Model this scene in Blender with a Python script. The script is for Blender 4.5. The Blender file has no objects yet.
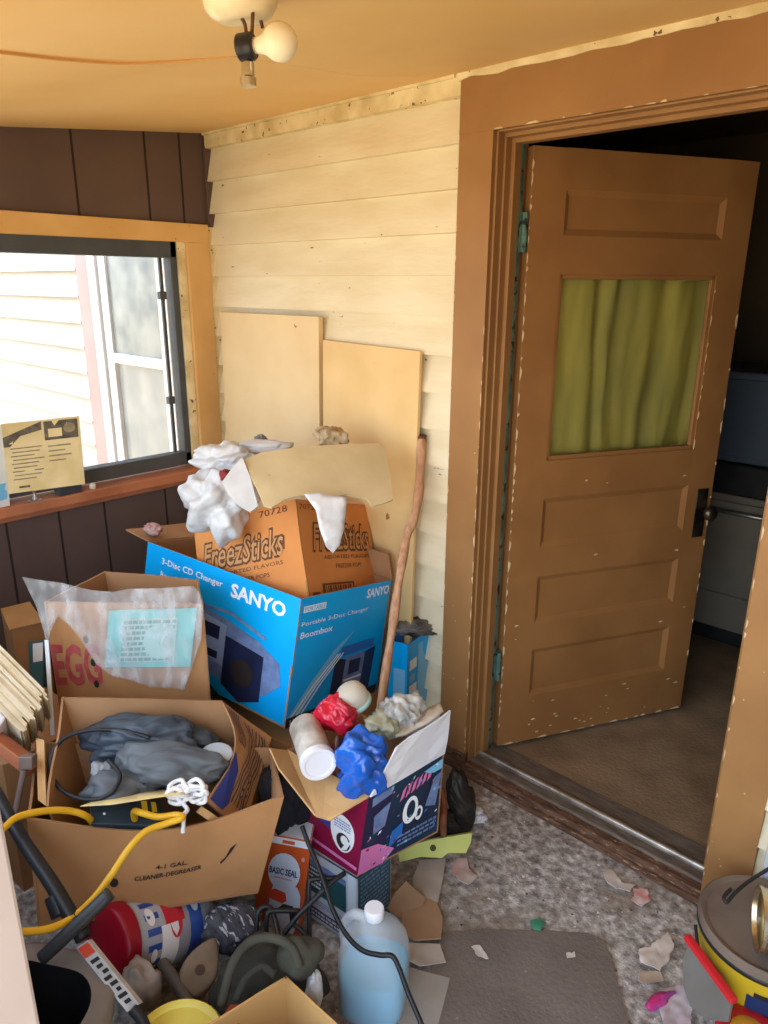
import bpy, bmesh, math, random
from mathutils import Vector as V, Matrix, noise, Quaternion
from mathutils.geometry import delaunay_2d_cdt
random.seed(7)
SC = bpy.context.scene
COL = SC.collection
pi = math.pi

# ------------------------------------------------------------------ camera
F_PX = 724.4525
YAW, PITCH, ROLL = -.7506, -.3042, .0060
CAM = V((2.686, -1.8514, 1.6819))
def _axes():
    cy, sy, cp, sp = math.cos(YAW), math.sin(YAW), math.cos(PITCH), math.sin(PITCH)
    f = V((sy*cp, cy*cp, sp)); r = V((cy, -sy, 0)); u = r.cross(f)
    c, s = math.cos(ROLL), math.sin(ROLL)
    return c*r+s*u, -s*r+c*u, f
AR, AU, AF = _axes()
def ray(px, py): return AF + AR*((px-384)/F_PX) - AU*((py-512)/F_PX)
def P(px, py, t): return CAM + ray(px, py)*t                 # point of the room seen there, t metres deep
def onz(px, py, z):
    d = ray(px, py); return CAM + d*((z-CAM.z)/d.z)
def ony(px, py, y):
    d = ray(px, py); return CAM + d*((y-CAM.y)/d.y)
def onx(px, py, x):
    d = ray(px, py); return CAM + d*((x-CAM.x)/d.x)
def plane_t(A, B, C):
    n = (B-A).cross(C-A)
    return lambda px, py: (A-CAM).dot(n)/ray(px, py).dot(n)

cam = bpy.data.cameras.new('camera'); camo = bpy.data.objects.new('camera', cam); COL.objects.link(camo)
cam.sensor_fit = 'VERTICAL'; cam.sensor_height = 36; cam.lens = F_PX/1024*36; cam.clip_start = .02
m = Matrix((AR, AU, -AF)).transposed().to_4x4(); m.translation = CAM; camo.matrix_world = m
SC.camera = camo
vs = SC.view_settings
SC.display_settings.display_device = 'sRGB'
vs.view_transform = 'Standard'; vs.look = 'None'; vs.gamma = 1; vs.use_curve_mapping = False

# ------------------------------------------------------------------ materials
def lin(c):
    c = c/255
    return c/12.92 if c <= .04045 else ((c+.055)/1.055)**2.4
def rgb(c): return (lin(c[0]), lin(c[1]), lin(c[2]), 1)
MATS = {}
def M(name, c, c2=None, scale=6, rough=.7, bump=0, bscale=None, metal=0, spec=.4, trans=0, ior=1.45, detail=5,
      lo=.35, hi=.65, chips=None, chip_scale=40, chip_amt=.7, stretch=None, sss=0, alpha=1, coat=0, alpha2=None, ascale=30):
    if name in MATS: return MATS[name]
    mt = bpy.data.materials.new(name); mt.use_nodes = True; MATS[name] = mt
    nt = mt.node_tree; N = nt.nodes; L = nt.links
    b = N['Principled BSDF']
    b.inputs['Roughness'].default_value = rough; b.inputs['Metallic'].default_value = metal
    b.inputs['Specular IOR Level'].default_value = spec
    b.inputs['Transmission Weight'].default_value = trans; b.inputs['IOR'].default_value = ior
    b.inputs['Alpha'].default_value = alpha; b.inputs['Coat Weight'].default_value = coat
    b.inputs['Base Color'].default_value = rgb(c)
    tc = N.new('ShaderNodeTexCoord'); vec = tc.outputs['Object']
    if stretch:
        mp = N.new('ShaderNodeMapping'); mp.inputs['Scale'].default_value = stretch
        L.new(vec, mp.inputs['Vector']); vec = mp.outputs['Vector']
    def ns(sc, det=detail):
        n = N.new('ShaderNodeTexNoise'); n.inputs['Scale'].default_value = sc; n.inputs['Detail'].default_value = det
        L.new(vec, n.inputs['Vector']); return n.outputs['Fac']
    def ramp(fac, lo, hi):
        r = N.new('ShaderNodeMapRange'); r.inputs['From Min'].default_value = lo; r.inputs['From Max'].default_value = hi
        L.new(fac, r.inputs['Value']); return r.outputs['Result']
    def mix(fac, a, b_):
        x = N.new('ShaderNodeMix'); x.data_type = 'RGBA'; L.new(fac, x.inputs['Factor'])
        if isinstance(a, tuple): x.inputs['A'].default_value = a
        else: L.new(a, x.inputs['A'])
        if isinstance(b_, tuple): x.inputs['B'].default_value = b_
        else: L.new(b_, x.inputs['B'])
        return x.outputs['Result']
    col = rgb(c)
    if c2: col = mix(ramp(ns(scale), lo, hi), col, rgb(c2))
    if chips: col = mix(ramp(ns(chip_scale, 3), chip_amt, chip_amt+.02), col, rgb(chips))
    if not isinstance(col, tuple): L.new(col, b.inputs['Base Color'])
    if alpha2 is not None:
        r = N.new('ShaderNodeMapRange'); r.inputs['From Min'].default_value = .42; r.inputs['From Max'].default_value = .68
        r.inputs['To Min'].default_value = alpha; r.inputs['To Max'].default_value = alpha2
        L.new(ns(ascale, 4), r.inputs['Value']); L.new(r.outputs['Result'], b.inputs['Alpha'])
    if bump:
        bp = N.new('ShaderNodeBump'); bp.inputs['Strength'].default_value = bump; bp.inputs['Distance'].default_value = .01
        L.new(ns(bscale or scale*4), bp.inputs['Height']); L.new(bp.outputs['Normal'], b.inputs['Normal'])
    return mt

# ------------------------------------------------------------------ mesh collector
ROOTLOC = {}
class MB:
    def __init__(s): s.v = []; s.f = []; s.m = []; s.mats = []
    def mi(s, mat):
        if mat not in s.mats: s.mats.append(mat)
        return s.mats.index(mat)
    def add(s, vs_, fs, mat):
        o = len(s.v); i = s.mi(mat)
        s.v += [V(p) for p in vs_]; s.f += [tuple(o+k for k in f) for f in fs]; s.m += [i]*len(fs)
        return s
    def hexa(s, b4, t4, mat):
        return s.add(list(b4)+list(t4), [(3,2,1,0),(4,5,6,7),(0,1,5,4),(1,2,6,5),(2,3,7,6),(3,0,4,7)], mat)
    def box(s, lo, hi, mat):
        x0,y0,z0 = lo; x1,y1,z1 = hi
        return s.hexa([(x0,y0,z0),(x1,y0,z0),(x1,y1,z0),(x0,y1,z0)], [(x0,y0,z1),(x1,y0,z1),(x1,y1,z1),(x0,y1,z1)], mat)
    def obox(s, o, ux, uy, uz, mat):                       # oriented box from a corner and three edge vectors
        o = V(o)
        return s.hexa([o,o+ux,o+ux+uy,o+uy],[o+uz,o+ux+uz,o+ux+uy+uz,o+uy+uz], mat)
    def tube(s, pts, r, mat, n=8, smooth=True, caps=True):
        pts = [V(p) for p in pts]
        if smooth and len(pts) > 2: pts = spline(pts)
        rings = []; up = None
        for i, p in enumerate(pts):
            d = (pts[min(i+1,len(pts)-1)]-pts[max(i-1,0)]).normalized()
            if up is None: up = d.orthogonal().normalized()
            up = (up - d*up.dot(d)).normalized(); sd = d.cross(up)
            rr = r(i/(len(pts)-1)) if callable(r) else r
            rings.append([p + (up*math.cos(a)+sd*math.sin(a))*rr for a in [2*pi*k/n for k in range(n)]])
        vv = [q for R in rings for q in R]; ff = []
        for i in range(len(rings)-1):
            for k in range(n):
                ff.append((i*n+k, i*n+(k+1)%n, (i+1)*n+(k+1)%n, (i+1)*n+k))
        if caps: ff.append(tuple(range(n-1,-1,-1))); ff.append(tuple((len(rings)-1)*n+k for k in range(n)))
        return s.add(vv, ff, mat)
    def lathe(s, prof, c, axis, mat, n=32, sx=1, sy=1, ref=None, a0=0, a1=2*pi, cap=True):   # prof: (r, h)
        c = V(c); ax = V(axis).normalized(); u = (V(ref) if ref else ax.orthogonal()); u = (u-ax*u.dot(ax)).normalized(); w = ax.cross(u)
        full = abs(a1-a0-2*pi) < 1e-6; nn = n if full else n+1
        vv = [c + ax*h + (u*math.cos(a)*sx + w*math.sin(a)*sy)*r for r, h in prof for a in [a0+(a1-a0)*k/n for k in range(nn)]]
        ff = []
        for i in range(len(prof)-1):
            for k in range(n):
                k2 = (k+1) % nn
                ff.append((i*nn+k, i*nn+k2, (i+1)*nn+k2, (i+1)*nn+k))
        if cap and full:
            if prof[0][0] > 1e-5: ff.append(tuple(range(nn-1,-1,-1)))
            if prof[-1][0] > 1e-5: ff.append(tuple((len(prof)-1)*nn+k for k in range(nn)))
        return s.add(vv, ff, mat)
    def build(s, name, parent=None, smooth=False, bevel=0, kind=None, label=None, autosmooth=None):
        me = bpy.data.meshes.new(name)
        if parent is not None: L = ROOTLOC[parent.name]
        else:
            lo = [min(p[i] for p in s.v) for i in range(3)]; hi = [max(p[i] for p in s.v) for i in range(3)]
            L = V(((lo[0]+hi[0])/2, (lo[1]+hi[1])/2, lo[2]))
        me.from_pydata([p-L for p in s.v], [], s.f)
        for mt in s.mats: me.materials.append(mt)
        me.polygons.foreach_set('material_index', s.m)
        bm = bmesh.new(); bm.from_mesh(me)
        bmesh.ops.remove_doubles(bm, verts=bm.verts, dist=1e-6)
        bmesh.ops.recalc_face_normals(bm, faces=bm.faces)
        bm.to_mesh(me); bm.free()
        if smooth:
            me.polygons.foreach_set('use_smooth', [True]*len(me.polygons))
            if autosmooth: me.set_sharp_from_angle(angle=math.radians(autosmooth))
        o = bpy.data.objects.new(name, me); COL.objects.link(o)
        if parent is not None: o.parent = parent
        else: o.location = L
        ROOTLOC[o.name] = L
        if bevel:
            md = o.modifiers.new('bevel', 'BEVEL'); md.width = bevel; md.segments = 2; md.limit_method = 'ANGLE'; md.angle_limit = .6
        if kind: o['kind'] = kind
        if label: o['label'] = label
        return o
def spline(pts, k=6):
    out = []; n = len(pts)
    for i in range(n-1):
        a, b, c, d = pts[max(i-1,0)], pts[i], pts[i+1], pts[min(i+2,n-1)]
        for j in range(k):
            t = j/k
            out.append(.5*((2*b)+(c-a)*t+(2*a-5*b+4*c-d)*t*t+(3*b-a-3*c+d)*t**3))
    out.append(pts[-1]); return out
def thing(name, label, cat, loc, group=None):
    o = bpy.data.objects.new(name, None); COL.objects.link(o); o.empty_display_size = .05
    o.location = V(loc); ROOTLOC[o.name] = V(loc); o['label'] = label; o['category'] = cat
    if group: o['group'] = group
    return o
def tag(o, label, cat, group=None, kind=None):
    o['label'] = label; o['category'] = cat
    if group: o['group'] = group
    if kind: o['kind'] = kind
    return o
def struct(mb, name, **k): return mb.build(name, kind='structure', **k)

# a panel with thickness; returns its surface map f(u, v, off)
def slab(mb, p00, p10, p11, p01, th, mat, nu=1, nv=1, bulge=0, seed=0, back=None, fn=None):
    p00, p10, p11, p01 = map(V, (p00, p10, p11, p01))
    n = (p10-p00).cross(p01-p00)+(p11-p10).cross(p01-p11)*-1
    n = ((p10-p00)+(p11-p01)).cross((p01-p00)+(p11-p10)).normalized()
    def f(u, v, off=0):
        p = p00*(1-u)*(1-v)+p10*u*(1-v)+p11*u*v+p01*(1-u)*v
        if bulge: off += bulge*(math.sin(2.3*pi*u+seed)*math.sin(1.4*pi*v+seed*1.7)+.4*math.sin(5*u+3*v+seed))
        if fn: p = p + fn(u, v)
        return p+n*off
    fr = [f(i/nu, j/nv) for j in range(nv+1) for i in range(nu+1)]
    bk = [f(i/nu, j/nv, -th) for j in range(nv+1) for i in range(nu+1)]
    K = nu+1; N_ = len(fr); ff = []; fb = []
    for j in range(nv):
        for i in range(nu):
            a = j*K+i; ff.append((a, a+1, a+1+K, a+K)); fb.append((N_+a, N_+a+K, N_+a+K+1, N_+a+1))
    ed = []
    for i in range(nu):
        ed += [(i, N_+i, N_+i+1, i+1), (nv*K+i, nv*K+i+1, N_+nv*K+i+1, N_+nv*K+i)]
    for j in range(nv):
        ed += [(j*K, j*K+K, N_+j*K+K, N_+j*K), (j*K+nu, N_+j*K+nu, N_+j*K+K+nu, j*K+K+nu)]
    o = len(mb.v); mb.v += fr+bk
    for fs, mt in ((ff, mat), (fb+ed, back or mat)):
        i = mb.mi(mt); mb.f += [tuple(o+k for k in q) for q in fs]; mb.m += [i]*len(fs)
    return f
def poly(mb, f, pts, mat, off=.0012):
    mb.add([f(u, v, off) for u, v in pts], [tuple(range(len(pts)))], mat)
def rect(mb, f, u0, v0, u1, v1, mat, off=.0012, n=1):
    for i in range(n):
        a = u0+(u1-u0)*i/n; b = u0+(u1-u0)*(i+1)/n
        poly(mb, f, [(a,v0),(b,v0),(b,v1),(a,v1)], mat, off)
def oval(mb, f, cu, cv, ru, rv, mat, off=.0014, n=20):
    poly(mb, f, [(cu+ru*math.cos(2*pi*k/n), cv+rv*math.sin(2*pi*k/n)) for k in range(n)], mat, off)
def line(mb, f, pts, w, mat, off=.0014, asp=1):
    for (a, b), (c, d) in zip(pts, pts[1:]):
        du, dv = (c-a), (d-b)*asp; l = math.hypot(du, dv) or 1; nu, nv = -dv/l*w, du/l*w/asp
        poly(mb, f, [(a-nu,b-nv),(c-nu,d-nv),(c+nu,d+nv),(a+nu,b+nv)], mat, off)
_TX = {}
def glyphs(s, bold=.0):
    if (s, bold) in _TX: return _TX[s, bold]
    cu = bpy.data.curves.new('lettering', 'FONT'); cu.body = s; cu.resolution_u = 2; cu.offset = bold
    ob = bpy.data.objects.new('lettering', cu); COL.objects.link(ob)
    dg = bpy.context.evaluated_depsgraph_get(); ev = ob.evaluated_get(dg); me = ev.to_mesh()
    vv = [v.co.copy() for v in me.vertices]; ff = [tuple(p.vertices) for p in me.polygons]
    ev.to_mesh_clear(); bpy.data.objects.remove(ob); bpy.data.curves.remove(cu)
    x0 = min(v.x for v in vv); x1 = max(v.x for v in vv); y0 = min(v.y for v in vv); y1 = max(v.y for v in vv)
    vv = [((v.x-x0)/(x1-x0), (v.y-y0)/(y1-y0)) for v in vv]
    _TX[s, bold] = (vv, ff); return vv, ff
def text(mb, f, s, u0, v0, u1, v1, mat, slope=0, bold=.0, off=.0018, slant=0):
    vv, ff = glyphs(s, bold)
    mb.add([f(u0+(u1-u0)*(x+slant*y), v0+(v1-v0)*y+slope*(u1-u0)*x, off) for x, y in vv], ff, mat)

def carton(mb, b4, t4, mat, th=.005, bottom=True, bulge=.003, inner=None, seed=0, nu=6, nv=4):
    """open cardboard box; corners counter-clockwise seen from above; returns the four outside maps (u along edge i->i+1, v up)"""
    b4 = [V(p) for p in b4]; t4 = [V(p) for p in t4]; out = []
    for i in range(4):
        j = (i+1) % 4
        out.append(slab(mb, b4[i], b4[j], t4[j], t4[i], th, mat, nu, nv, bulge, seed+i*1.3, back=inner or mat))
    if bottom: slab(mb, b4[0], b4[3], b4[2], b4[1], th, mat, back=inner or mat)
    return out
def rotm(yaw, a, b):
    return (Matrix.Rotation(math.radians(yaw),3,'Z') @ Matrix.Rotation(math.radians(b),3,'Y') @ Matrix.Rotation(math.radians(a),3,'X'))
def corners(O, yaw, a, b, d):
    R = rotm(yaw, a, b); O = V(O)
    g = lambda i, j, k: O + R @ V((i*d[0], j*d[1], k*d[2]))
    return [g(0,0,0), g(1,0,0), g(1,1,0), g(0,1,0)], [g(0,0,1), g(1,0,1), g(1,1,1), g(0,1,1)]

def crumple(c, rad, seed, amp=.35, freq=2.2, sub=4, rot=None, flat=None, folds=9, warp=.45):
    """a crushed lump: ico sphere creased by crossing folds; returns verts, faces"""
    rnd = random.Random(seed*17+3)
    bm = bmesh.new(); bmesh.ops.create_icosphere(bm, subdivisions=sub, radius=1)
    vv = []; off = V((seed*3.1, seed*1.7, seed*.9)); c = V(c)
    D = []
    for k in range(folds):
        d = V((rnd.gauss(0,1), rnd.gauss(0,1), rnd.gauss(0,1))).normalized()
        D.append((d, rnd.uniform(.5,1.5)*freq*.55*(1+.9*(k % 3)), rnd.random(), 1/(1+.9*(k % 3))))
    W = sum(x[3] for x in D)
    for v in bm.verts:
        p = v.co.copy(); q = p+noise.noise_vector(p*1.6+off)*warp
        k = 0
        for d, f, ph, w in D:
            x = q.dot(d)*f+ph; k += w*(abs((x % 1)*2-1))
        k = k/W*2-1
        big = noise.noise(p*1.1+off)
        p = p*(1+amp*(k*1.1+big*.9))
        p = V((p.x*rad[0], p.y*rad[1], p.z*rad[2]))
        if rot is not None: p = rot @ p
        p = p+c
        if flat is not None and p.z < flat: p.z = flat+(p.z-flat)*.05
        vv.append(p)
    ff = [tuple(v.index for v in f.verts) for f in bm.faces]; bm.free()
    return vv, ff

def patch(mb, pxs, tf, mat, th=.003, step=8, jit=0, seed=0, freq=.05, back=None, rag=0):
    """an irregular sheet of real thickness: outline (seen points), depth map tf, ridged wrinkles of jit metres"""
    xs = [p[0] for p in pxs]; ys = [p[1] for p in pxs]; pts = []
    n = len(pxs)
    for i in range(n):
        a, b = pxs[i], pxs[(i+1) % n]; k = max(1, int(math.hypot(b[0]-a[0], b[1]-a[1])/step))
        for j in range(k): pts.append(V((a[0]+(b[0]-a[0])*j/k, a[1]+(b[1]-a[1])*j/k)))
    nb = len(pts)
    if rag:
        rr_ = random.Random(seed+5)
        for p in pts: p.x += rr_.uniform(-rag, rag); p.y += rr_.uniform(-rag, rag)
    def inside(x, y):
        c = False
        for i in range(nb):
            a, b = pts[i], pts[(i+1) % nb]
            if (a.y > y) != (b.y > y) and x < (b.x-a.x)*(y-a.y)/(b.y-a.y)+a.x: c = not c
        return c
    def far(x, y): return min((p.x-x)**2+(p.y-y)**2 for p in pts[:nb]) > (step*.45)**2
    y = min(ys)+step*.5; row = 0
    while y < max(ys):
        x = min(xs)+step*(.5 if row % 2 else 0)
        while x < max(xs):
            if inside(x, y) and far(x, y): pts.append(V((x, y)))
            x += step
        y += step*.87; row += 1
    cv, ce, cf, *_ = delaunay_2d_cdt(pts, [], [list(range(nb))], 1, 1e-4)
    W = []
    for p in cv:
        t = tf(p.x, p.y)
        q = V((p.x*freq+seed*7.3, p.y*freq+seed*3.1, seed))
        k = (1-2*abs(noise.noise(q)))*.6+(1-2*abs(noise.noise(q*2.3)))*.4
        W.append(P(p.x, p.y, t-jit*k))
    nrm = V((0,0,0))
    for f in cf:
        a, b, c = (W[i] for i in f[:3]); nrm += (b-a).cross(c-a)
    nrm.normalize()
    if nrm.dot(CAM-W[0]) < 0: nrm = -nrm
    Bk = [w-nrm*th for w in W]; N_ = len(W); o = len(mb.v); mb.v += W+Bk
    i = mb.mi(mat); mb.f += [tuple(o+k for k in f) for f in cf]; mb.m += [i]*len(cf)
    cnt = {}
    for f in cf:
        for a, b in zip(f, f[1:]+f[:1]): cnt[(a,b)] = 1
    ed = [(a,b) for (a,b) in cnt if (b,a) not in cnt]
    i = mb.mi(back or mat); g = [tuple(o+N_+k for k in reversed(f)) for f in cf]+[(o+a,o+N_+a,o+N_+b,o+b) for a,b in ed]
    mb.f += g; mb.m += [i]*len(g)
# ------------------------------------------------------------------ palette
joint_m = M('ceiling_joint', (206,156,94), rough=.7)
siding_m = M('cream_siding', (234,225,197), (224,211,178), 5, .6, .15, 30, chips=(120,92,62), chip_scale=28, chip_amt=.73, stretch=(.7,1,2.5))
siding_out = M('white_siding', (190,186,176), (182,178,168), 3, .7)
trim_cream = M('cream_trim', (236,222,180), (205,185,135), 12, .6, .2, chips=(110,85,55), chip_scale=45, chip_amt=.66)
ceil_m = M('ochre_ceiling', (234,198,138), (228,188,124), 2.5, .65, .05)
brown_m = M('brown_casing_paint', (162,120,74), (148,107,65), 4, .45, .12, 20, chips=(225,205,170), chip_scale=44, chip_amt=.79)
door_m = M('brown_door_paint', (152,108,64), (138,96,56), 4, .42, .1, 18, chips=(220,200,165), chip_scale=34, chip_amt=.80)
panel_m = M('dark_brown_panelling', (98,80,74), (86,70,66), 3, .5, .05, chips=(190,175,160), chip_scale=30, chip_amt=.775)
groove_m = M('panel_groove', (44,34,30), rough=.8)
ochre_m = M('ochre_window_casing', (222,180,118), (210,166,102), 5, .55, .1, chips=(120,80,40), chip_scale=60, chip_amt=.74)
sash_m = M('charcoal_sash', (80,84,88), (70,74,78), 8, .5)
sill_m = M('rust_brown_sill', (190,122,86), (168,104,72), 7, .6, .1, chips=(220,190,160), chip_scale=40, chip_amt=.74)
white_m = M('white_paint', (232,226,220), (222,214,208), 6, .55)
post_m = M('dull_white_post_paint', (172,158,152), (162,148,142), 6, .6)
rotten_m = M('worn_threshold_wood', (122,90,70), (80,56,42), 9, .8, .5, 30, stretch=(2,8,8), chips=(165,135,112), chip_scale=22, chip_amt=.64)
grey_wood = M('grey_worn_wood', (122,112,100), (96,84,74), 9, .7, .3, stretch=(2,9,9))
steel_m = M('scuffed_metal', (190,188,182), (150,146,138), 20, .35, .05, metal=.8)
teal_m = M('teal_old_paint', (92,126,112), (62,84,76), 14, .7, .2, chips=(30,32,30), chip_scale=40, chip_amt=.58)
carpet_in = M('tan_house_carpet', (150,126,98), (128,106,80), 8, .95, .3, 90)
dark_in = M('dim_kitchen_wall', (130,110,86), (116,98,76), 3, .8)
glass_m = M('glass', (255,255,255), rough=.02, trans=1, ior=1.45)
storm_m = M('dimming_storm_glass', (216,218,220), rough=.02, trans=1, ior=1.15, spec=.3)  # glass tinted grey to dim the overbright outdoors
red_m = M('red_trim', (186,156,150), (178,146,140), 5, .6)  # red paled in the colour to stand for overexposed daylight
floor_m = M('porch_carpet', (138,130,122), rough=.95)

def porch_floor(mt):
    nt = mt.node_tree; N = nt.nodes; L = nt.links; b = N['Principled BSDF']
    tc = N.new('ShaderNodeTexCoord')
    def noi(sc, d=6, r=.6):
        n = N.new('ShaderNodeTexNoise'); n.inputs['Scale'].default_value = sc; n.inputs['Detail'].default_value = d; n.inputs['Roughness'].default_value = r
        L.new(tc.outputs['Object'], n.inputs['Vector']); return n.outputs['Fac']
    r = N.new('ShaderNodeValToRGB'); e = r.color_ramp.elements
    e[0].position = .33; e[0].color = rgb((116,111,107)); e[1].position = .68; e[1].color = rgb((220,218,215))
    x = e.new(.47); x.color = rgb((160,155,150)); x = e.new(.56); x.color = rgb((186,182,178))
    L.new(noi(44, 5, .6), r.inputs['Fac'])
    r2 = N.new('ShaderNodeMapRange'); r2.inputs['From Min'].default_value = .5; r2.inputs['From Max'].default_value = .68
    L.new(noi(3.2), r2.inputs['Value'])
    mx = N.new('ShaderNodeMix'); mx.data_type = 'RGBA'; L.new(r2.outputs['Result'], mx.inputs['Factor'])
    L.new(r.outputs['Color'], mx.inputs['A']); mx.inputs['B'].default_value = rgb((142,128,114))
    L.new(mx.outputs['Result'], b.inputs['Base Color'])
    bp = N.new('ShaderNodeBump'); bp.inputs['Strength'].default_value = .6; bp.inputs['Distance'].default_value = .012
    L.new(noi(40, 5), bp.inputs['Height']); L.new(bp.outputs['Normal'], b.inputs['Normal'])
porch_floor(floor_m)

# ------------------------------------------------------------------ porch shell
X0, X1, YF = 0.0, 3.4, -1.73
H, ZT = 2.089, .058                                     # door head, threshold top
A_, B_, C_, D_ = 1.277, 1.394, 2.229, 2.346              # casing edges along the house wall
def cz(y): return 2.248+.105*y                          # lean-to ceiling
mb = MB(); mb.box((X0-.1, YF-.08, -.12), (X1+.1, 0, 0), floor_m); struct(mb, 'floor')
mb = MB()
def cslab(mb, x0, x1, y0, y1, d0, d1, mat):
    mb.hexa([(x0,y0,cz(y0)+d0),(x1,y0,cz(y0)+d0),(x1,y1,cz(y1)+d0),(x0,y1,cz(y1)+d0)],
            [(x0,y0,cz(y0)+d1),(x1,y0,cz(y0)+d1),(x1,y1,cz(y1)+d1),(x0,y1,cz(y1)+d1)], mat)
cslab(mb, -.42, X1+.1, YF-.35, .16, 0, .06, ceil_m); struct(mb, 'ceiling')
def oncl(px, py, d=0):                                  # point on the sloping ceiling
    r = ray(px, py); t = (2.248-d+.105*CAM.y-CAM.z)/(r.z-.105*r.y); return CAM+r*t
# lapped ceiling panel whose bowed edge shows as a line
mb = MB()
edge = spline([oncl(px, py) for px, py in [(-160,30),(-70,42),(0,50),(60,57),(120,61),(180,60),(236,56)]], 4)
back_ = [V((1.12,-.30,0)), V((1.2,-.03,0)), V((.02,-.03,0)), V((.02,-1.1,0))]
ring = [V((p.x,p.y,cz(p.y))) for p in edge]+[V((p.x,p.y,cz(p.y))) for p in back_]
n_ = len(ring)
mb.tube([V((p.x,p.y,cz(p.y)-.005+.006*max(0,(k-len(edge)+8)/8))) for k, p in enumerate(edge)], .0028, joint_m, n=6, smooth=False)
ne_ = len(edge)
mb.add([p-V((0,0,(.007 if k < ne_-8 else max(.0004,.007*(ne_-1-k)/8)) if k < ne_ else (.007 if k == n_-1 else .0004))) for k, p in enumerate(ring)]+[p+V((0,0,.001)) for p in ring],
       [tuple(range(n_)), tuple(range(2*n_-1,n_-1,-1))]+[(i,(i+1)%n_,n_+(i+1)%n_,n_+i) for i in range(n_)], ceil_m)
struct(mb, 'ceiling_panel')

# house wall with lap siding, inside the porch and on past it outdoors
def siding(mb, x0, x1, z0, z1, mat, pitch=.12, zref=2.07, y0=0):
    k = math.floor((z0-zref)/pitch)
    while zref+k*pitch < z1:
        a, b = zref+k*pitch, zref+(k+1)*pitch
        lo, hi = max(a, z0), min(b, z1)
        fy = lambda z: y0-.034+.028*(z-a)/pitch
        ns = max(1, int((x1-x0)/.4))
        wob = lambda x: .0025*noise.noise(V((x*2.3, k*9.1, 0)))
        for i in range(ns):
            xa, xb = x0+(x1-x0)*i/ns, x0+(x1-x0)*(i+1)/ns
            mb.hexa([(xa,fy(lo),lo+wob(xa)),(xb,fy(lo),lo+wob(xb)),(xb,y0+.0,lo),(xa,y0+.0,lo)],
                    [(xa,fy(hi),hi+wob(xa)),(xb,fy(hi),hi+wob(xb)),(xb,y0+.0,hi),(xa,y0+.0,hi)], mat)
        k += 1
mb = MB()
siding(mb, .016, A_, 0, 2.19, siding_m); siding(mb, D_, X1, 0, 2.19, siding_m)
mb.box((-.1,0,0),(A_+.06,.13,2.26),siding_m); mb.box((D_-.06,0,0),(X1,.13,2.26),siding_m); mb.box((A_+.06,0,H+.06),(D_-.06,.13,2.26),siding_m)
struct(mb, 'wall_back')
mb = MB(); mb.box((.012,-.034,2.19),(A_,0,2.26),trim_cream); mb.box((.012,-.044,2.235),(A_-.02,0,2.25),trim_cream)
struct(mb, 'trim_1')
mb = MB()                                               # ragged caulk strip between head casing and ceiling
for i in range(30):
    xa, xb = A_-.01+i*.045, A_-.01+(i+1)*.045
    za = 2.226+.010*noise.noise(V((xa*14,1,0))); zb = 2.226+.010*noise.noise(V((xb*14,1,0)))
    if xb > X1: break
    mb.hexa([(xa,-.041,za),(xb,-.041,zb),(xb,0,zb),(xa,0,za)],[(xa,-.043,2.246),(xb,-.043,2.246),(xb,0,2.246),(xa,0,2.246)],trim_cream)
struct(mb, 'trim_2')
def chip_edge(mb, a, b, w, n, mat, seed, dens=.6, wd=.004):
    rnd = random.Random(seed); a = V(a); b = V(b); L = (b-a).length; d = (b-a)/L; s = 0; w = V(w).normalized(); nn = V(n)
    while s < L:
        l = rnd.uniform(.006,.05); g = rnd.uniform(.004,.07)/dens; k = wd*rnd.uniform(.35,1.4)
        q = [a+d*s-w*.0005, a+d*(s+l*.4)-w*.0005, a+d*(s+l)-w*.0005, a+d*(s+l*.75)+w*k, a+d*(s+l*.3)+w*k*.7]
        mb.add([p+nn*.0012 for p in q]+[p-nn*.002 for p in q], [(0,1,2,3,4),(9,8,7,6,5)]+[(i,5+i,5+(i+1)%5,(i+1)%5) for i in range(5)], mat)
        s += l+g
chip_m = M('bare_chipped_paint', (226,204,168), (196,168,128), 40, .7)
# door casing, jambs with stepped stops, head
mb = MB()
mb.box((A_,-.036,0.085),(B_,0.0,H),brown_m); mb.box((A_,-.0365,0.0),(B_,0.0,.085),rotten_m); mb.box((A_,-.037,H),(D_,0,2.238),brown_m); mb.box((C_,-.036,0.0),(D_,0,H),brown_m)
chip_edge(mb, (C_,-.036,.1), (C_,-.036,1.7), (1,0,0), (0,-1,0), chip_m, 3, .7, .0035); chip_edge(mb, (B_,-.036,.1), (B_,-.036,1.6), (-1,0,0), (0,-1,0), chip_m, 4, .9, .004)
chip_edge(mb, (A_,-.036,.2), (A_,-.036,2.0), (1,0,0), (0,-1,0), chip_m, 6, .3, .003); chip_edge(mb, (B_,-.037,H), (C_,-.037,H), (0,0,1), (0,-1,0), chip_m, 5, .8, .004)
rnd = random.Random(9)
for k in range(22):
    x = rnd.choice((rnd.uniform(A_,B_), rnd.uniform(C_,D_))); z = rnd.uniform(.15,1.3); r_ = rnd.uniform(.0012,.0034)
    mb.add([(x+r_*math.cos(i*pi/3)*rnd.uniform(.6,1.3),-.0368,z+r_*math.sin(i*pi/3)*rnd.uniform(.6,1.3)) for i in range(6)], [(0,1,2,3,4,5)], chip_m)
struct(mb, 'trim_3', bevel=.003)
mb = MB()
for sgn, x in ((1,B_),(-1,C_)):
    q = lambda a,b,y0,y1,z1: mb.box((min(x+sgn*a,x+sgn*b),y0,ZT-.01),(max(x+sgn*a,x+sgn*b),y1,z1),brown_m)
    q(-.02,.006,-.018,.13,H+.01); q(.0,.012,.012,.075,H-.012); q(.008,.024,.040,.076,H-.024)
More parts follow.
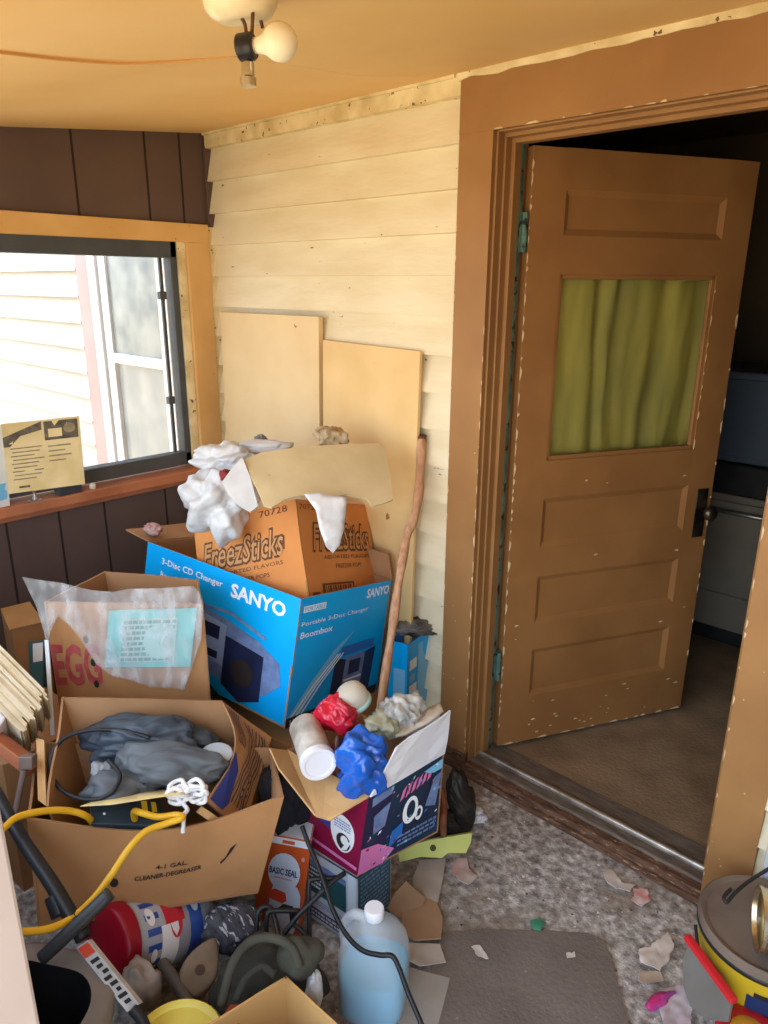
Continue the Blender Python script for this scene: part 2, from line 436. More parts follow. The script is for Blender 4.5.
mb.box((B_-.02,-.018,H-.004),(C_+.02,.13,H+.03),brown_m); mb.box((B_,.012,H-.014),(C_,.075,H+.0),brown_m); mb.box((B_,.040,H-.026),(C_,.076,H-.012),brown_m)
struct(mb, 'trim_4', bevel=.0025)
mb = MB(); mb.box((B_+.006,.077,ZT),(B_+.0245,.090,H-.01),teal_m); mb.box((B_+.0045,.112,ZT),(B_+.010,.13,H-.01),brown_m)
struct(mb, 'trim_5')
mb = MB()
mb.box((B_-.02,-.036,0),(C_+.03,.0,ZT-.014),rotten_m); mb.box((B_-.02,-.005,0),(C_+.03,.14,ZT-.004),grey_wood)
mb.box((B_-.02,-.048,0),(C_+.03,-.034,.022),rotten_m)
f_ = struct(mb, 'threshold', bevel=.004)
mb = MB(); mb.tube([(B_+.01,.045,ZT-.001),(C_-.005,.045,ZT-.001)], .011, steel_m, n=10, smooth=False); mb.box((B_+.01,.03,ZT-.005),(C_-.005,.062,ZT-.001),steel_m)
o = mb.build('metal_strip', parent=f_, smooth=True, autosmooth=40)

# left wall: dark panelling around the window
WY0, WY1, WZ0, WZ1 = -1.42, -.150, .915, 1.868          # rough opening
mb = MB()
def panel(y0, y1, z0, z1): mb.box((-.1,y0,z0),(0,y1,z1),panel_m)
panel(YF-.05, WY0, 0, 2.3); panel(WY1, 0, 0, 2.3); panel(WY0, WY1, 0, WZ0); panel(WY0, WY1, WZ1, 2.3)
for y in (-.141,-.289,-.568,-.86,-1.13,-1.4): mb.box((-.002,y-.004,1.9),(.0012,y+.004,2.3),groove_m)
for y in (-.16,-.33,-.60,-.78,-.97,-1.25): mb.box((-.002,y-.004,0),(.0012,y+.004,.9),groove_m)
struct(mb, 'wall_left')
mb = MB()
mb.box((0,-1.5,1.838),(.022,-.045,1.908),ochre_m); mb.box((0,-.15,.90),(.022,-.045,1.838),ochre_m); mb.box((0,-1.5,.90),(.022,-1.4,1.838),ochre_m)
struct(mb, 'trim_6', bevel=.003)
mb = MB(); mb.box((0,-.045,.90),(.016,-.0,1.90),trim_cream); mb.box((0,-.037,1.9),(.015,0,2.2),panel_m); mb.box((0,-.037,0),(.015,0,.885),panel_m); mb.box((-.09,-.185,.93),(.005,-.150,1.85),trim_cream); mb.box((-.09,-1.42,1.838),(.004,-.150,1.868),trim_cream)
struct(mb, 'trim_7', bevel=.002)
mb = MB(); mb.box((-.1,-1.5,.885),(.055,-.05,.925),sill_m); mb.box((0,-1.5,.86),(.02,-.05,.885),sill_m)
struct(mb, 'sill', bevel=.005)
WF = -.03
w1 = thing('window_1', 'wide window with charcoal sash and ochre casing', 'window', (WF,-.8,.925)); w1['kind'] = 'structure'
mb = MB(); fy0, fy1, fz0, fz1 = -1.40, -.185, .938, 1.84
for a in ((fy0,fz1-.062,fy1,fz1),(fy0,fz0,fy1,fz0+.055),(fy1-.028,fz0,fy1,fz1),(fy0,fz0,fy0+.05,fz1)):
    mb.box((WF-.03,a[0],a[1]),(WF+.025,a[2],a[3]),sash_m)
mb.build('sash', parent=w1, bevel=.003)
mb = MB(); mb.box((WF-.018,fy1-.062,fz0+.05),(WF-.006,fy1-.050,fz1-.06),sash_m)
for z in (1.20,1.62): mb.box((WF-.02,fy1-.074,z),(WF+.004,fy1-.046,z+.03),sash_m)
mb.build('latch_rail', parent=w1)
mb = MB(); mb.box((WF-.012,fy0+.04,fz0+.05),(WF-.009,fy1-.02,fz1-.055),storm_m); mb.build('glass', parent=w1)

# porch front: white framing with an unseen window band, sized for the light it lets in, and the open entry the picture is taken through
mb = MB()
mb.box((-.1,YF-.08,0),(2.0,YF,.74),panel_m); mb.box((-.1,YF-.08,2.0),(X1,YF,2.2),panel_m); mb.box((-.1,YF-.08,.74),(.40,YF,2.0),panel_m)
mb.box((1.05,YF-.08,.74),(1.1,YF,2.0),white_m); mb.box((3.25,YF-.08,0),(X1,YF,2.1),panel_m)
struct(mb, 'wall_front')
mb = MB(); mb.box((1.86,YF-.1,0),(2.0,-1.672,1.98),post_m); struct(mb, 'trim_8', bevel=.004)
mb = MB(); mb.box((X1,YF-.08,0),(X1+.1,.13,2.3),panel_m); struct(mb, 'wall_right')

# kitchen beyond the door
mb = MB(); mb.box((.2,.13,-.1),(3.3,2.5,ZT-.006),carpet_in); struct(mb, 'floor_kitchen')
mb = MB(); mb.box((.1,2.4,0),(3.4,2.5,2.5),dark_in); struct(mb, 'wall_kitchen_back')
mb = MB(); mb.box((.1,.13,0),(.2,2.5,2.5),dark_in); struct(mb, 'wall_kitchen_left')
mb = MB(); mb.box((3.3,.13,0),(3.4,2.5,2.5),dark_in); struct(mb, 'wall_kitchen_right')
mb = MB(); mb.box((.1,.13,2.42),(3.4,2.5,2.5),dark_in); struct(mb, 'ceiling_kitchen')
mb = MB(); mb.box((.1,.125,2.2),(3.4,.135,2.45),dark_in); struct(mb, 'wall_kitchen_front')

# ------------------------------------------------------------------ the door, standing open
hx, hy = 1.442, .098
dd = V((math.cos(math.radians(62)), math.sin(math.radians(62)), 0)); dn = V((dd.y, -dd.x, 0)); dz = V((0,0,1))
dth = .036; DW, DB, DT = .818, .072, 2.062
door = thing('door_1', 'brown panelled door with a curtained upper pane, standing open', 'door', (hx,hy,DB)); door['kind'] = 'structure'
def dP(s, z, k=0): return V((hx,hy,0)) + dd*s + dz*z + dn*k
def dbox(mb, s0, s1, z0, z1, k0, k1, mat):
    mb.hexa([dP(s0,z0,k0),dP(s1,z0,k0),dP(s1,z0,k1),dP(s0,z0,k1)],[dP(s0,z1,k0),dP(s1,z1,k0),dP(s1,z1,k1),dP(s0,z1,k1)],mat)
mb = MB()
rows = [(.26,.445),(.548,.725),(.832,1.005),(1.135,1.715),(1.826,1.952)]
SL, SR = .116, .708
dbox(mb, 0, SL, DB, DT, -dth, 0, door_m); dbox(mb, SR, DW, DB, DT, -dth, 0, door_m)
zz = [DB]+[v for r in rows for v in r]+[DT]
for i in range(0, len(zz), 2): dbox(mb, SL, SR, zz[i], zz[i+1], -dth, 0, door_m)
chip_edge(mb, dP(0,.15), dP(0,2.05), dd, dn, chip_m, 13, 1.6, .006); chip_edge(mb, dP(.02,DB), dP(.8,DB), dz, dn, chip_m, 15, .9, .006)
chip_edge(mb, dP(DW,.3), dP(DW,1.6), -dd, dn, chip_m, 17, .5, .006); chip_edge(mb, dP(SR,1.135), dP(SR,1.715), -dd*-1, dn, chip_m, 19, .8, .004)
rnd = random.Random(19)
for k in range(40):
    s_, z = rnd.uniform(.02,.80), (rnd.uniform(.09,.24) if k < 22 else rnd.uniform(.25,1.1)); r_ = rnd.uniform(.002,.006)
    if SL < s_ < SR and any(r0-.02 < z < r1+.02 for r0, r1 in rows): continue
    mb.add([dP(s_+r_*2*math.cos(i*pi/3)*rnd.uniform(.5,1.3), z+r_*.7*math.sin(i*pi/3)*rnd.uniform(.6,1.3), .0012) for i in range(6)], [(0,1,2,3,4,5)], chip_m)
mb.build('door_frame', parent=door, bevel=.0035)
for i, (a, b) in enumerate(rows):
    if i == 3: continue
    mb = MB(); dbox(mb, SL-.004, SR+.004, a-.004, b+.004, -dth+.009, -.011, door_m)
    # sloped moulding round the recess
    o_ = [dP(SL,a,-.001),dP(SR,a,-.001),dP(SR,b,-.001),dP(SL,b,-.001)]; g = .018
    i_ = [dP(SL+g,a+g,-.0105),dP(SR-g,a+g,-.0105),dP(SR-g,b-g,-.0105),dP(SL+g,b-g,-.0105)]
    mb.add(o_+i_, [(k,(k+1)%4,4+(k+1)%4,4+k) for k in range(4)], door_m)
    mb.build('panel', parent=door)
a, b = rows[3]; mb = MB(); e_ = .014
for q in ((SL,SL+e_,a,b),(SR-e_,SR,a,b),(SL,SR,a,a+e_),(SL,SR,b-e_,b)): dbox(mb, *q, -.02, -.005, door_m)
mb.build('glazing_bead', parent=door, bevel=.002)
mb = MB(); dbox(mb, SL, SR, a, b, -.020, -.017, glass_m); mb.build('pane', parent=door)
curt = M('olive_curtain', (204,192,92), (160,156,84), 2.2, .7, .15, 20, stretch=(3,3,.8))
mb = MB(); nu, nv = 90, 16; vv = []
for j in range(nv+1):
    for i in range(nu+1):
        u, w = i/nu, j/nv
        k = -.045+.011*math.sin(u*34+3*noise.noise(V((u*5,w*1.2,0))))+.012*noise.noise(V((u*9,w*1.6,4)))+.006*noise.noise(V((u*22,w*5,9)))
        vv.append(dP(.07+.675*u-.025*noise.noise(V((w*2,u*3,1))), 1.08+.68*w, k))
K = nu+1
ff = [(j*K+i,j*K+i+1,j*K+K+i+1,j*K+K+i) for j in range(nv) for i in range(nu)]
mb.add(vv, ff, curt); mb.add([p-dn*.002 for p in vv], [tuple(reversed(f)) for f in ff], curt)
mb.build('curtain', parent=door, smooth=True, label='olive green gathered curtain')
knob_m = M('dark_brass', (92,84,72), (50,46,42), 20, .3, metal=.8)
mb = MB(); dbox(mb, .752, .80, .80, .985, 0, .004, knob_m); esc = mb.build('escutcheon', parent=door, bevel=.006)
mb = MB(); mb.lathe([(.010,0),(.010,.028),(.020,.034),(.027,.045),(.026,.056),(.016,.064),(0,.066)], dP(.777,.905,.003), dn, knob_m, n=20)
mb.build('knob', parent=esc, smooth=True)
for z in (.40,1.83):
    mb = MB(); dbox(mb, -.028, -.001, z-.055, z+.055, -.02, -.014, teal_m)
    mb.tube([dP(-.012,z-.055,-.004),dP(-.012,z+.055,-.004)], .009, teal_m, n=10, smooth=False)
    mb.build('hinge', parent=door, label='green-painted butt hinge')

# ------------------------------------------------------------------ outdoors, through the window
nb = thing('outdoor_house_wall', 'white house wall outdoors with a red window casing paled as by glare, seen through the left window', 'house', (-1.5,0,0))  # the porch's own house wall carried on outdoors
mb = MB(); siding(mb, -4.5, -1.24, -.2, 2.3, siding_out, .135, 1.743); siding(mb, -.36, -.11, -.2, 2.15, siding_out, .135, 1.743)
mb.box((-4.5,0,-.2),(-.45,.12,2.2),siding_out); mb.box((-.45,0,-.2),(-.11,.12,2.15),siding_out); mb.build('siding', parent=nb)
mb = MB(); mb.box((-1.24,-.03,.4),(-1.10,.0,2.1),red_m); mb.build('casing', parent=nb, label='red window casing paled as by glare')
mb = MB()
for q in ((-1.10,-1.02,.4,2.1),(-.98,-.91,.45,2.05),(-.44,-.36,.4,2.1),(-.91,-.44,1.29,1.34),(-.91,-.44,.45,.52)): mb.box((q[0],-.035,q[2]),(q[1],0,q[3]),white_m)
mb.box((-1.02,-.02,.4),(-.98,0,2.1),M('grey_channel',(150,150,148)))
mb.build('sash', parent=nb, bevel=.003)
mb = MB(); mb.box((-.92,-.014,.5),(-.43,-.006,1.30),M('dull_pane',(150,152,150),(176,176,170),5,.12)); mb.box((-.92,-.022,1.33),(-.43,-.012,2.06),M('dull_pane_upper',(120,126,124),(165,166,158),6,.12)); mb.build('pane', parent=nb)
# ================================================================== things
card = M('brown_cardboard', (182,134,88), (168,120,76), 7, .8, .06, 40)
card_in = M('cardboard_inside', (170,128,90), (154,114,78), 6, .85, .05)
card_pale = M('pale_cardboard', (205,165,112), (190,148,98), 6, .8, .05)
card_edge = M('cardboard_edge', (214,180,134), (186,148,104), 40, .85)
ink = M('black_print', (44,36,34), rough=.7)
brown_ink = M('brown_print', (104,66,44), rough=.7)
white_ink = M('white_print', (232,240,244), rough=.5)
blue_c = M('bright_blue_card', (0,172,246), (0,162,238), 4, .35, .02)
blue_lite = M('sky_blue_print', (120,190,232), rough=.4)
blue_mid = M('mid_blue_print', (40,108,190), rough=.4)
navy = M('navy_print', (34,44,82), (26,32,60), 8, .4)
grey_blue = M('grey_blue_print', (118,140,184), (96,116,160), 30, .4)
plastic_w = M('white_plastic_bag', (214,217,221), (192,197,203), 10, .3, .1, 40, spec=.5)
black_p = M('black_plastic', (30,31,33), (40,41,44), 12, .45)
def tsh(*a): return None

# ---- ceiling light
lc = oncl(239, -7); K_ = .70
cl = thing('ceiling_lamp', 'bare globe bulb in a black socket hanging under a white porcelain ceiling base', 'lamp', lc)
porc = M('cream_porcelain', (238,226,196), (226,210,172), 12, .25)
upz = V((0,-.105,1)).normalized()
sc_ = lambda pr: [(a*K_, b*K_) for a, b in pr]
mb = MB(); mb.lathe([(.060,0),(.062,-.010),(.060,-.022),(.052,-.033),(.040,-.040),(.028,-.042),(.015,-.040),(0,-.040)], lc, upz, porc, n=36)
mb.build('base', cl, smooth=True, autosmooth=50)
sk = P(247, 47, (lc-CAM).dot(AF)-.005)
mb = MB(); ax = (AR*.97-AF*.22).normalized()
mb.lathe(sc_([(0,-.022),(.026,-.022),(.030,-.018),(.030,.014),(.026,.019),(0,.019)]), sk, ax, M('black_bakelite',(40,38,40),rough=.3), n=24)
skt = mb.build('socket', cl, smooth=True, autosmooth=40)
for q in ([sk+V((0,0,.018)), sk+V((-.004,0,.035)), lc-upz*.03-AR*.004], [sk+AR*.009+V((0,0,.018)), sk+AR*.012+V((0,0,.05))], [lc-upz*.03+AR*.03, lc-upz*.050+AR*.033]):
    mb = MB(); mb.tube(q, .003, brown_ink, n=6); mb.build('lead_wire', cl, smooth=True)
mb = MB(); mb.lathe(sc_([(0,.055),(.012,.054),(.015,.05),(.015,.022),(.019,.018),(.019,0)]), sk-V((0,0,.058)), V((0,0,1)), M('chrome',(200,196,186),rough=.2,metal=1), n=20)
mb.build('screw_shell', skt, smooth=True, autosmooth=40)
glassw = M('opal_bulb_glass', (240,230,206), (236,224,196), 3, .12)
mb = MB(); R_ = .042; prof = [(.017,.018),(.019,.03),(.022,.042)]
c0 = .082
for k in range(3, 19):
    a = pi-pi*k/18; rr = R_*math.sin(a)
    if c0+R_*math.cos(a) > .046: prof.append((max(rr,0), c0+R_*math.cos(a)))
mb.lathe(sc_(prof), sk, ax, glassw, n=28); mb.build('bulb', skt, smooth=True)

# ---- things on the window sill
t_ = lambda px, py, x=.02: (onx(px, py, x)-CAM).dot(AF)
mag = M('yellowed_paper', (216,198,150), (200,178,122), 9, .7)
mag_g = M('faded_grey_print', (150,138,104), (120,110,86), 40, .7); mag_k = M('dark_photo_print', (64,58,50), (110,98,76), 30, .6)
mb = MB()
A0, A1, A2, A3 = P(9,494,2.52), P(85,484,2.60), P(79,416,2.585), P(1,424,2.50)
f = slab(mb, A0, A1, A2, A3, .012, mag, 6, 4, .002)
poly(mb, f, [(.0,.80),(.50,.98),(.50,.86),(.22,.80),(.08,.66),(.0,.66)], mag_k)
rect(mb, f, .53, .70, .97, .97, mag_k); rect(mb, f, .58, .74, .76, .86, mag, .0024); oval(mb, f, .86, .85, .08, .07, mag_g, .0024)
for k in range(9):
    v = .62-.055*k; u = .08+.02*(k % 2)
    rect(mb, f, u, v, u+.40-.05*(k % 3), v+.018, mag_g)
for k in range(4): rect(mb, f, .56, .6-.07*k, .86-.08*(k % 2), .62-.07*k, mag_g)
rect(mb, f, .14, .06, .28, .09, mag_k)
rect(mb, f, .06, .70, .12, .74, mag)
tag(mb.build('old_magazine'), 'yellowed printed card propped against the window glass on the sill', 'magazine')
mb = MB(); c = onz(77, 497, .925); c.x = .034
mb.obox(c+V((-.018,-.048,0)), V((.036,.004,0)), V((-.006,.092,0)), V((0,0,.040)), M('slate_box',(66,72,80),(56,60,68),9,.5))
tag(mb.build('small_tin', bevel=.003), 'small slate grey tin on the window sill', 'tin')
c = onz(38, 502, .925); c.x = .04
cg = thing('tape_roll', 'little metal clip standing on the sill before the yellowed card', 'clip', c)
mb = MB(); mb.lathe([(.010,0),(.010,.012),(.006,.016),(.006,.040),(.009,.044),(.006,.05),(0,.05)], c, dz, steel_m, n=14); mb.build('post', cg, smooth=True)
mb = MB(); mb.box(c+V((-.012,-.022,-.0)), c+V((.010,.022,.005)), steel_m); mb.build('base', cg, bevel=.001)
cg.name = 'metal_clip'; ROOTLOC['metal_clip'] = c
mb = MB(); f = slab(mb, onx(-14,514,.045), onx(10,506,.035), onx(4,424,.012), onx(-18,430,.02), .014, M('pale_blue_white_card',(222,226,226),(196,204,208),9,.5), 2, 3, .002)
rect(mb, f, .3, .1, .9, .3, blue_lite)
tag(mb.build('white_card'), 'white card standing at the far left end of the window sill', 'card')
mb = MB(); c = onz(94, 489, .925); c.x = .03
mb.lathe([(.011,0),(.012,.004),(.012,.016),(.009,.020),(0,.021)], c, dz, M('white_cap_plastic',(222,214,206),rough=.4), n=16)
tag(mb.build('bottle_cap', smooth=True, autosmooth=40), 'tiny white cap on the sill beside the slate tin', 'cap')

# ---- two boards leaning on the siding
board = M('primed_board', (228,196,140), (218,184,126), 5, .6, .06, chips=(150,110,66), chip_scale=14, chip_amt=.74)
board2 = M('primed_board_pale', (228,204,158), (220,192,144), 4, .6, .06, chips=(150,110,66), chip_scale=14, chip_amt=.74)
def lean(x0, x1, zt, th, mat, name, label, yb=-.10, tilt=0):
    mb = MB()
    slab(mb, (x0+.02,yb,0), (x1+.01,yb,0), (x1,-.040-th,zt-tilt), (x0,-.040-th,zt), th, mat)
    return tag(mb.build(name, bevel=.002), label, 'board', 'boards leaning on the siding')
lean(.092, .692, 1.572, .022, board2, 'leaning_board', 'pale tan board leaning on the siding next to the window, the taller of two')
lean(.702, 1.162, 1.492, .014, board, 'leaning_board', 'ochre tan board leaning on the siding next to the door casing, the shorter of two', tilt=.012)

# ---- bent wooden stick
wood = M('worn_stick_wood', (206,160,124), (176,130,96), 12, .6, .15, stretch=(6,6,1))
mb = MB()
q = [P(421,437,2.40),P(420,480,2.39),P(415,515,2.38),P(407,536,2.37),P(400,575,2.33),P(392,630,2.31),P(383,690,2.30)]
d_ = (q[-1]-q[-2]).normalized(); q.append(q[-1]+d_*(q[-1].z/-d_.z))
root = thing('wooden_stick', 'long bent wooden stick leaning upright against the siding beside the door casing', 'stick', q[-1])
pts = spline(q, 5)
mb.tube(pts, lambda u: .0155+.002*math.sin(u*40)-.002*u, wood, n=10, smooth=False); mb.build('shaft', root, smooth=True)
mb = MB(); mb.tube([q[0]+V((0,0,.006)), q[0]-V((0,0,.022))], .018, M('dark_end_wrap',(96,66,48),rough=.8), n=12, smooth=False); mb.build('ferrule', root, smooth=True, autosmooth=40)

# ---- big bright blue carton (boombox box)
b4, t4 = corners((1.165,-.66,.389), 96.4, 1.3, 11.3, (.469,.737,.412))
# order ccw seen from above: F, Fu, Fuv, Fv
root = thing('blue_carton', 'large bright blue printed stereo carton standing open, the orange box sitting inside it', 'box', (b4[0]+b4[2])/2)
mb = MB()
fs = carton(mb, b4, t4, blue_c, .006, True, .0006, card_in, 1)
fr = fs[0]                      # right face: u from front corner to the wall
fl = fs[3]                      # left face: u runs from far left to the front corner
# right face print
text(mb, fr, 'SANYO', .70, .885, .97, .965, white_ink, bold=.03)
rect(mb, fr, .04, .885, .26, .935, white_ink); text(mb, fr, 'PORTABLE', .05, .893, .25, .927, blue_c, off=.0026)
text(mb, fr, 'Portable 3-Disc Changer', .04, .77, .74, .815, white_ink); text(mb, fr, 'Boombox', .04, .685, .36, .735, white_ink, bold=.015)
poly(mb, fr, [(.0,.06),(.20,.30),(.42,.52),(.62,.64),(.40,.44),(.18,.16),(.10,.02)], blue_lite)
for k in range(3): line(mb, fr, [(.03+.05*k,.06),(.24+.04*k,.28),(.46+.03*k,.47)], .006, white_ink, .002)
poly(mb, fr, [(.42,.10),(.44,.44),(.56,.40),(.54,.06)], navy, .002); poly(mb, fr, [(.76,.06),(.78,.42),(.90,.44),(.88,.08)], navy, .002)
poly(mb, fr, [(.54,.06),(.56,.42),(.78,.42),(.76,.06)], grey_blue, .002)
poly(mb, fr, [(.46,.44),(.50,.52),(.86,.52),(.88,.44)], blue_mid, .002)
rect(mb, fr, .60, .26, .73, .38, navy, .0028); rect(mb, fr, .60, .12, .73, .18, navy, .0028); line(mb, fr, [(.56,.22),(.76,.22)], .008, white_ink, .003)
rect(mb, fr, .0, .00, .98, .075, ink, .0022); text(mb, fr, '3 DISC CD BOOMBOX CASSETTE', .03, .02, .66, .055, white_ink, off=.003)
# left face print (u 0 far-left .. 1 front corner)
text(mb, fl, '3-Disc CD Changer', .12, .845, .545, .915, white_ink, bold=.015); text(mb, fl, 'Boombox', .12, .745, .30, .80, white_ink, bold=.015)
text(mb, fl, 'SANYO', .60, .815, .93, .93, white_ink, bold=.035)
poly(mb, fl, [(.22,.36),(.24,.60),(.40,.66),(.62,.62),(.80,.56),(.93,.46),(.95,.30),(.86,.16),(.70,.10),(.52,.14),(.36,.24)], grey_blue, .0016)
poly(mb, fl, [(.20,.30),(.21,.63),(.37,.62),(.40,.30),(.33,.25)], navy, .0024); poly(mb, fl, [(.60,.10),(.60,.50),(.84,.46),(.84,.10),(.72,.02)], navy, .0024)
poly(mb, fl, [(.40,.30),(.38,.62),(.60,.58),(.60,.24)], M('silver_blue_print',(146,164,200),rough=.4), .0028)
rect(mb, fl, .43, .44, .56, .55, navy, .0034); rect(mb, fl, .43, .28, .56, .34, navy, .0034); oval(mb, fl, .72, .26, .07, .11, ink, .0034); oval(mb, fl, .30, .44, .05, .09, ink, .0034)
poly(mb, fl, [(.16,.0),(.16,.22),(.48,.10),(.60,.0)], ink, .002); text(mb, fl, 'MCD-Z300', .19, .08, .38, .135, white_ink, off=.003, slope=-.12)
line(mb, fl, [(.40,.66),(.62,.69),(.84,.60)], .012, grey_blue, .002)
mb.build('carton_body', root)
mb = MB()                                                # flaps
e0, e1 = t4[3], t4[2]
up_ = (t4[0]-b4[0]).normalized(); out_ = (t4[3]-t4[0]).normalized()
slab(mb, e1, e0, e0+out_*.13+V((0,0,.012)), e1+out_*.15+V((0,0,.02)), .005, card_in); mb.build('flap', root, label='brown flap folded outward')
mb = MB(); slab(mb, t4[2]-up_*.0, t4[1], t4[1]-V((.02,.0,-.09)), t4[2]+V((0.0,-.03,.10)), .005, card_in); mb.build('flap', root, label='brown flap standing upright')

# ---- orange carton standing in it
orange_card = M('orange_tan_cardboard', (214,142,78), (202,130,68), 5, .7, .05)
b4, t4 = corners(CAM+(V((1.093,-.485,.739))-CAM)*.975, 101.2, -20.6, 16.8, (.425,.44,.313))
root = thing('freezer_pop_carton', 'orange tan carton with brown lettering tilted inside the blue carton', 'box', (b4[0]+b4[2])/2)
mb = MB(); fs = carton(mb, b4, t4, orange_card, .005, True, .003, card_in, 3)
for fc, w0 in ((fs[0], .10), (fs[3], .02)):
    text(mb, fc, 'FreezSticks', w0+.03, .46, w0+.82, .78, brown_ink, bold=.06, slant=.06)
    text(mb, fc, 'FreezSticks', w0+.043, .482, w0+.807, .758, M('tan_print',(196,146,96),rough=.7), bold=.004, slant=.06, off=.003)
    text(mb, fc, 'ASSORTED FLAVORS', w0+.16, .39, w0+.80, .43, brown_ink); text(mb, fc, 'FREEZER POPS', w0+.30, .29, w0+.66, .335, brown_ink)
text(mb, fs[3], '70728', .66, .90, .92, .965, brown_ink); text(mb, fs[0], '70728', .03, .90, .26, .955, brown_ink)
rect(mb, fs[0], .18, .02, .62, .14, brown_ink, .0016); rect(mb, fs[0], .21, .04, .60, .12, orange_card, .0024)
for k in range(16): rect(mb, fs[0], .22+.023*k, .045, .22+.023*k+.008+.006*(k % 3), .115, brown_ink, .003)
rect(mb, fs[0], .05, .03, .14, .06, brown_ink); rect(mb, fs[0], .66, .03, .76, .07, white_ink)
mb.build('carton_body', root)
mb = MB(); slab(mb, t4[0], t4[1], (t4[1]+t4[2])/2, (t4[0]+t4[3])/2, .004, orange_card); mb.build('flap', root)
mb = MB(); slab(mb, t4[3]+V((0,0,.002)), (t4[0]+t4[3])/2+V((0,0,.003)), (t4[1]+t4[2])/2+V((0,0,.003)), t4[2]+V((0,0,.002)), .004, orange_card); mb.build('flap', root)

# ---- buff sheet folded over the orange carton
buff = M('buff_fibre_sheet', (216,200,160), (202,184,142), 5, .75, .1, 22, chips=(150,128,92), chip_scale=24, chip_amt=.72)
tp = plane_t(P(247,460,2.22), P(388,444,2.34), P(320,503,2.14))
mb = MB()
patch(mb, [(243,460),(262,452),(300,447),(345,444),(378,443),(384,447),(390,474),(393,499),(384,503),(372,506),(366,498),(346,494),(325,499),(304,494),(285,499),(272,507),(264,505),(258,490),(252,478)], lambda x, y: tp(x, y)-.012*math.sin((x-240)*.022), buff, .008, 9, .006, 3, .03)
tag(mb.build('fibre_sheet', smooth=True, autosmooth=50), 'creased buff sheet lying over the top of the orange tan carton', 'sheet')
tw = plane_t(P(226,482,2.18), P(244,458,2.2), P(257,505,2.15))
mb = MB(); patch(mb, [(222,482),(232,468),(242,457),(250,476),(258,506),(250,512),(238,505),(228,494)], tw, plastic_w, .012, 6, .008, 5)
tag(mb.build('foam_wedge', smooth=True, autosmooth=50), 'white foam wedge sticking out at the left end of the buff sheet', 'foam')
tw = plane_t(P(308,494,2.10), P(348,494,2.125), P(332,552,2.08))
mb = MB(); patch(mb, [(304,494),(318,493),(334,496),(347,497),(346,512),(344,528),(340,545),(333,553),(326,546),(320,530),(316,510)], lambda x, y: tw(x, y)-.012, plastic_w, .004, 5, .012, 8, .09)
tag(mb.build('hanging_bag', smooth=True), 'white plastic bag end hanging down over the orange tan carton', 'bag')

# ---- white bags piled behind
mb = MB(); v_, f_ = crumple(P(232,462,2.40), (.105,.085,.062), 4, .36, 2.4, 5, Matrix.Rotation(.6,3,'Z'), None, 4, .3); mb.add(v_, f_, plastic_w)
v_, f_ = crumple(P(265,446,2.42), (.09,.035,.022), 14, .3, 2.4, 4, Matrix.Rotation(.7,3,'Z')); mb.add(v_, f_, plastic_w)
tag(mb.build('plastic_bag', smooth=True), 'white plastic bag crushed under the window corner, upper of the pile behind the orange carton', 'bag', 'white bags behind the orange carton')
mb = MB(); v_, f_ = crumple(P(219,503,2.33), (.115,.10,.10), 23, .36, 2.6, 5, Matrix.Rotation(.5,3,'Z'), None, 4, .3); mb.add(v_, f_, plastic_w)
tag(mb.build('plastic_bag', smooth=True), 'greyish white plastic bag slumped beside the orange carton, below the other one', 'bag', 'white bags behind the orange carton')
mb = MB(); v_, f_ = crumple(P(228,477,2.26), (.03,.025,.024), 5, .4); mb.add(v_, f_, M('dark_red_cloth',(140,52,56),(110,40,44),20,.8))
tag(mb.build('red_rag', smooth=True), 'small dark red rag poking out between the white bags', 'rag')
mb = MB(); v_, f_ = crumple(P(330,437,2.42), (.055,.04,.035), 9, .6, 2.6, 4); mb.add(v_, f_, M('speckled_tan_paper',(206,186,148),(140,112,80),26,.8))
tag(mb.build('crumpled_paper', smooth=True), 'crumpled tan paper behind the top edge of the buff sheet', 'paper')
mb = MB(); v_, f_ = crumple(P(262,440,2.45), (.02,.02,.018), 31, .4); mb.add(v_, f_, M('grey_knot',(120,116,110),rough=.7))
tag(mb.build('grey_clip'), 'small dark grey clip on top of the upper white bag', 'clip')
mb = MB(); v_, f_ = crumple(P(154,529,2.62), (.034,.03,.018), 19, .5, 2.4); mb.add(v_, f_, M('red_white_wrapper',(176,112,108),(186,172,168),14,.5))
tag(mb.build('snack_wrapper', smooth=True), 'crumpled reddish wrapper behind the brown flap of the blue carton', 'wrapper')

# ---- slim blue box by the casing
root_b = [(1.27,-.20,0),(1.245,-.045,0),(1.165,-.06,0),(1.185,-.215,0)]
b4 = [V(p) for p in root_b]
t4 = [P(408,645,2.50),P(434,627,2.64),P(420,617,2.68),P(389,640,2.52)]
b4 = [V((p.x,p.y,0))+V((.0,-.01,0)) for p in t4]
root = thing('slim_blue_box', 'tall slim blue box standing between the wooden stick and the door casing', 'box', (b4[0]+b4[2])/2)
mb = MB(); fs = carton(mb, b4, t4, blue_c, .004, True, .002, blue_mid, 2)
f0 = fs[0]
rect(mb, f0, .40, .50, .97, .95, blue_lite); rect(mb, f0, .08, .78, .36, .86, white_ink); rect(mb, f0, .08, .68, .30, .74, blue_lite)
for k in range(3): rect(mb, f0, .08, .58-.13*k, .36, .66-.13*k, white_ink, .002)
rect(mb, f0, .40, .36, .97, .5, blue_lite); text(mb, f0, '100', .50, .33, .95, .44, white_ink, bold=.02, off=.003); oval(mb, f0, .25, .12, .13, .05, blue_lite)
rect(mb, fs[3], .3, .05, .9, .8, blue_lite)
mb.build('carton_body', root)
mb = MB(); slab(mb, t4[1], t4[2], t4[2]+V((.02,-.04,.03)), t4[1]+V((-.0,-.05,.022)), .004, blue_mid); mb.build('flap', root)
